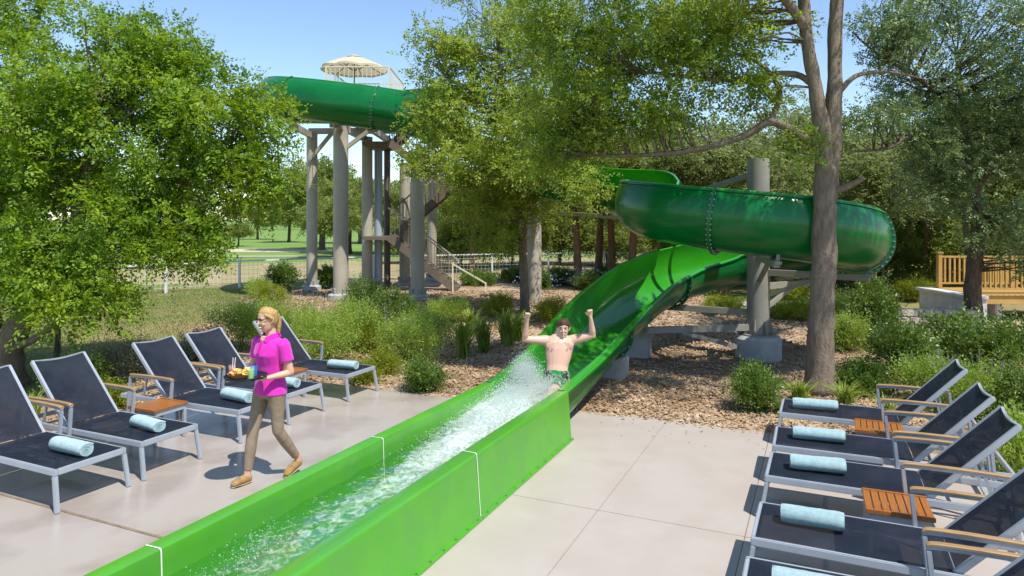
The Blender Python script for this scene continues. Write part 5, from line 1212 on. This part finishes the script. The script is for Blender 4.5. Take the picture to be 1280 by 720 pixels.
# --- shrubs, perennials and grasses
def shrub(name, label, g, rx, h, ns, k, leaf, lm, ls=.16, cat='shrub', group='shrubs', spikes=0, spike_m='petal_mauve', stems=14, up=.75, nc=16, bark='bark_dark'):
    g = Vector(g); t = empty(name, (g.x, g.y, -.02), 0, label, cat, group); q = rt
    C = []; Rr = []
    for _ in range(nc):
        a = q.uniform(0, 6.28); r = rx * .72 * q.rand() ** .5; z = h * (.22 + .55 * q.rand()) * (1 - .35 * (r / rx) ** 2); C.append((r * math.cos(a), r * math.sin(a), z)); s_ = q.uniform(.26, .40)
        Rr.append((rx * s_ * 1.1, rx * s_ * 1.1, h * s_ * .85))
    C = np.array(C); Rr = np.array(Rr)
    Vv, Ff = spray_leaves(C, Rr, ns, k, ls, leaf, up=up, droop=.03, upn=.6, shell=.5, asp=(.28, .42) if lm in ('leaf_salvia', 'leaf_lime', 'leaf_grey') else (.40, .6)); Vv[:, 2] = np.maximum(Vv[:, 2], .005)
    tag(link(bpy.data.objects.new('foliage', fast_mesh('foliage', Vv, Ff, M[lm])), t), kind='stuff')
    st = MB()
    for i in range(stems):
        c = C[i % nc] * q.uniform(.8, 1.15); st.tube([(c[0] * .12, c[1] * .12, 0), (c[0] * .5, c[1] * .5, c[2] * .6), (c[0], c[1], c[2] * 1.1)], [.008, .006, .003], 5, cap=False)
    tag(st.build('stems', M[bark], t), kind='stuff')
    if spikes:
        P = []; A = []
        sm = MB()
        for i in range(spikes):
            a = q.uniform(0, 6.28); r = rx * .9 * q.rand() ** .5; b0 = np.array([r * math.cos(a), r * math.sin(a), h * .72]); ti = b0 + np.array([math.cos(a) * .08 + q.normal(0, .05), math.sin(a) * .08 + q.normal(0, .05), h * q.uniform(.30, .55)])
            sm.tube([b0, (b0 + ti) / 2, ti], [.004, .003, .002], 4, cap=False)
            for u_ in np.linspace(.35, 1, 22): P.append(b0 + (ti - b0) * u_ + q.normal(0, .007, 3)); A.append(q.normal(0, 1, 3) + np.array([0, 0, .5]))
        P = np.array(P); n = len(P); L = q.uniform(.012, .024, n)
        V2, F2 = leaves(P, np.array(A), q.normal(0, 1, (n, 3)), L, L * .6)
        tag(link(bpy.data.objects.new('flower_spikes', fast_mesh('flower_spikes', V2, F2, M[spike_m])), t), kind='stuff'); tag(sm.build('flower_stalks', M['grass_blade'], t), kind='stuff')
    return t
def tuft(name, label, g, n, h, spread, wid, lm='grass_blade', group='grassy plants', cat='grass plant'):
    g = Vector(g); t = empty(name, (g.x, g.y, -.02), 0, label, cat, group); V = []; F = []; q = rt
    for i in range(n):
        a = q.uniform(0, 6.28); r0 = spread * .25 * q.rand() ** .5; hh = h * q.uniform(.55, 1.1); out = spread * q.uniform(.1, 1.0); d = np.array([math.cos(a), math.sin(a), 0]); a2 = a + q.normal(0, .8); s = np.array([-math.sin(a2), math.cos(a2), 0])
        b0 = np.array([r0 * math.cos(a * 1.7), r0 * math.sin(a * 1.7), 0])
        pts = [b0 + d * (out * f ** 1.9) + np.array([0, 0, hh * (f - .30 * f ** 3)]) for f in (0, .35, .7, 1)]; ws = [wid, wid, wid * .75, wid * .1]; o = len(V)
        for p, w in zip(pts, ws): V += [p - s * w / 2, p + s * w / 2]
        F += [(o + 2 * j, o + 2 * j + 1, o + 2 * j + 3, o + 2 * j + 2) for j in range(3)]
    tag(link(bpy.data.objects.new('blades', fast_mesh('blades', np.array(V), np.array(F), M[lm])), t), kind='stuff'); return t
G = GP
SH = [  # px, py of the base, radius, height, leaf set, leaf size, twigs, label
 (440, 436, .62, .92, 'leaf_salvia', .058, 80, 6, 'feathery light green bush between the tower columns and the farthest left lounger', 6),
 (540, 430, .50, .70, 'leaf_salvia', .055, 60, 6, 'feathery green bush just left of the strappy plants', 0),
 (335, 420, .60, .82, 'leaf_salvia', .058, 70, 6, 'feathery bush behind the woman\'s face', 8),
 (455, 478, .20, .28, 'leaf_lime', .046, 40, 6, 'tiny yellow-green plant beside the farthest left lounger\'s foot', 0),
 (620, 396, .45, .55, 'leaf_lime', .055, 55, 6, 'yellow-green bush left of the elm trunk', 0),
 (408, 448, .72, .98, 'leaf_salvia', .052, 75, 6, 'broad light green salvia bush right behind the woman\'s shoulder', 10),
 (372, 430, .70, .90, 'leaf_salvia', .052, 70, 6, 'light green salvia bush directly behind the woman\'s head', 10),
 (300, 436, .62, .86, 'leaf_salvia', .052, 60, 6, 'green bush with mauve flower spikes left of the woman\'s head', 16),
 (510, 452, .62, .82, 'leaf_salvia', .050, 75, 6, 'rounded light green bush left of the grassy plants', 6),
 (470, 440, .45, .62, 'leaf_lime', .050, 60, 6, 'yellow-green bush between the two salvia bushes', 0),
 (532, 487, .30, .44, 'leaf_deep', .046, 60, 6, 'small green bush at the deck edge beside the slide', 0),
 (480, 468, .24, .34, 'leaf_lime', .046, 50, 6, 'small yellow-green bush above the farthest left lounger foot', 0),
 (492, 404, .62, .80, 'leaf_deep', .060, 60, 6, 'dark green shrub in front of the second tower column', 0),
 (455, 392, .55, .95, 'leaf_deep', .065, 50, 6, 'leafy shrub at the foot of the wide tower column', 6),
 (340, 382, .55, .62, 'leaf_lime', .070, 50, 6, 'low yellow-green shrub by the lawn edge, left of the tower', 0),
 (352, 362, .55, .95, 'leaf_deep', .085, 45, 6, 'dark upright shrub left of the leftmost tower column', 0),
 (405, 360, .55, .75, 'leaf_deep', .085, 45, 6, 'dark shrub between the two left tower columns', 0),
 (322, 372, .40, .55, 'leaf_salvia', .07, 40, 6, 'small round shrub on the lawn edge near the fence', 0),
 (690, 402, .42, .52, 'leaf_lime', .055, 60, 6, 'bright lime shrub between the elm trunk and the slide', 0),
 (560, 402, .50, .60, 'leaf_salvia', .060, 55, 6, 'loose green shrub in the mulch below the tower stairs', 0),
 (600, 356, .75, .50, 'leaf_deep', .085, 50, 6, 'low dark shrub along the fence behind the mulch', 0),
 (700, 356, .85, .60, 'leaf_deep', .085, 60, 6, 'dark shrub with blue flowers under the brown trunks', 0),
 (645, 352, .70, .50, 'leaf_deep', .085, 50, 6, 'low dark shrub behind the slide column', 0),
 (755, 352, .80, .55, 'leaf_deep', .085, 50, 6, 'dark shrub touching the upper edge of the slide curve', 0),
 (945, 512, .34, .52, 'leaf_deep', .050, 70, 6, 'bushy green shrub left of the forked trunk at the deck edge', 0),
 (1092, 432, .52, 1.30, 'leaf_deep', .075, 55, 6, 'tall dark glossy shrub right of the forked trunk', 0),
 (1060, 438, .50, .72, 'leaf_salvia', .060, 55, 6, 'mid green bush at the foot of the tall glossy shrub', 0),
 (1130, 470, .55, .82, 'leaf_deep', .065, 60, 6, 'dark green bush behind the farthest right lounger back', 0),
 (1185, 455, .60, .95, 'leaf_deep', .070, 55, 6, 'dark shrub in front of the footbridge pier', 0),
 (1245, 470, .65, .95, 'leaf_deep', .070, 60, 6, 'dark shrub at the right edge below the footbridge', 0),
 (1215, 520, .50, .70, 'leaf_salvia', .055, 60, 6, 'green bush with grey flower spikes behind the second right lounger', 14),
 (1165, 505, .42, .62, 'leaf_salvia', .055, 60, 6, 'green spiky-flowered bush behind the farthest lounger\'s backrest', 12),
 (1290, 540, .50, .80, 'leaf_deep', .060, 60, 6, 'dark bush at the right edge behind the middle lounger', 0),
 (1285, 600, .42, .62, 'leaf_salvia', .055, 60, 6, 'light green plant at the right edge behind the front loungers', 0),
 (1080, 492, .38, .42, 'leaf_deep', .055, 55, 6, 'low green bush above the armrest of the farthest right lounger', 0),
 (905, 392, .60, .42, 'leaf_lime', .070, 45, 6, 'low lime ground plant left of the grey slide post', 0),
 (985, 398, .70, .48, 'leaf_lime', .070, 55, 6, 'low lime plant between the grey post and the forked trunk', 0),
 (1040, 392, .80, .55, 'leaf_salvia', .070, 55, 6, 'light green plant mass right behind the forked trunk', 0),
 (1000, 372, .90, .55, 'leaf_lime', .085, 50, 6, 'sunlit yellow-green planting far behind the grey post', 0),
 (1140, 374, .80, .60, 'leaf_lime', .085, 55, 6, 'sunlit yellow-flowering plants left of the footbridge', 0),
 (1150, 352, .95, 1.6, 'leaf_lime', .11, 55, 6, 'tall bright yellow-green bush beside the footbridge post', 0),
 (95, 492, .40, .50, 'leaf_deep', .05, 50, 6, 'low plant behind the second left lounger\'s backrest', 0),
 (142, 478, .34, .62, 'leaf_grey', .045, 55, 6, 'grey-green upright plant behind the armrest of the second lounger', 0),
 (170, 470, .30, .55, 'leaf_grey', .045, 50, 6, 'grey-leaved plant left of the third lounger\'s backrest', 0),
 (243, 452, .30, .55, 'leaf_grey', .045, 45, 6, 'grey-leaved plant between the third and fourth left loungers', 0),
 (135, 512, .24, .30, 'leaf_lime', .05, 45, 6, 'low lime plant behind the near left teak table', 0),
]
for (x, y, rx, h, lm, lf, ns, k, lb, sp) in SH:
    nm = {'leaf_salvia': 'salvia_bush', 'leaf_lime': 'lime_shrub', 'leaf_deep': 'leafy_shrub', 'leaf_grey': 'grey_shrub'}[lm]
    shrub(nm, lb, G(x, y), rx, h, ns, k, lf, lm, ls=.13 + .13 * h, spikes=sp, nc=int(14 + 10 * rx))
# blue flowers (plumbago) in two of the dark shrubs
for px_, lb in ((672, 'blue-flowering plumbago bush left of the brown trunks'), (735, 'blue-flowering plumbago bush beside the slide curve')):
    shrub('plumbago_bush', lb, G(px_, 362), .55, .62, 40, 6, .08, 'leaf_deep', spikes=0, nc=16); t = bpy.context.scene.objects[-1] if False else None
    g = G(px_, 360); P = np.array([g.x, g.y - .15, .35]) + rt.normal(0, 1, (260, 3)) * np.array([.38, .3, .16]); P[:, 2] = np.clip(P[:, 2], .12, .8)
    Vv, Ff = leaves(P - np.array(G(px_, 362)) + np.array([0, 0, .02]), rt.normal(0, 1, (260, 3)), rt.normal(0, 1, (260, 3)) + np.array([0, -1, .6]), np.full(260, .075), np.full(260, .06))
    par_ = [o for o in COL.objects if o.get('label') == lb][0]; tag(link(bpy.data.objects.new('blue_flowers', fast_mesh('blue_flowers', Vv, Ff, M['petal_blue'])), par_), kind='stuff')
for x, y, n, h, sp, w, lb in ((578, 446, 153, .82, 0.45, .022, 'tall strappy green plant left-most in the row beside the slide'), (605, 440, 153, .80, 0.42, .022, 'strappy green plant in the middle of the row beside the slide'), (633, 432, 153, .85, 0.42, .024, 'strappy green plant next to the elm trunk'), (648, 426, 102, .72, 0.38, .022, 'dark strappy plant touching the man\'s raised left-hand side arm'),
                             (590, 420, 119, .70, 0.38, .022, 'strappy plant at the back of the row beside the slide'), (1000, 500, 120, .42, .40, .014, 'grassy clump at the foot of the forked trunk'), (1058, 505, 130, .42, .42, .014, 'grassy clump behind the farthest right lounger'), (1110, 520, 110, .38, .38, .014, 'grassy clump between the two farthest right lounger backs'),
                             (100, 540, 60, .40, .25, .016, 'strappy clump behind the second left lounger near its armrest'), (40, 520, 60, .45, .3, .016, 'strappy clump beneath the big left tree trunk'), (975, 515, 60, .25, .25, .012, 'small grass clump left of the farthest right lounger foot'), (660, 400, 50, .40, .25, .018, 'short grass clump at the base of the elm trunk')):
    tuft('strappy_plant', lb, G(x, y), n, h * (1.18 if h > .6 else 1), sp, w * (1.2 if h > .6 else 1))

# --- a few fallen leaves blown onto the deck
n = 260; tq = rt.uniform(0, 1, n); nn = np.where(tq < .5, rt.uniform(-8.2, 2.8, n), np.where(tq < .75, rt.uniform(-8.3, -7.3, n), rt.uniform(.4, 3.0, n))); tt = np.where(tq < .5, 8.5 - np.abs(rt.normal(0, .35, n)), rt.uniform(2.5, 8.4, n))
k = np.abs(nn + 3.175) > .72; nn = nn[k]; tt = tt[k]; n = len(nn)
P = np.stack([DY * nn + DX * tt, -DX * nn + DY * tt, np.full(n, .006)], -1); a = rt.uniform(0, 6.28, n); L = rt.uniform(.018, .042, n)
Vv, Ff = leaves(P, np.stack([np.cos(a), np.sin(a), rt.uniform(0, .15, n)], -1), rt.normal(0, .15, (n, 3)) + np.array([0, 0, 1]), L, L * .5, .05)
tag(link(bpy.data.objects.new('fallen_leaves', fast_mesh('fallen_leaves', Vv, Ff, M['chip']))), 'small dry leaves fallen along the edges of the concrete deck', 'leaves', kind='stuff')
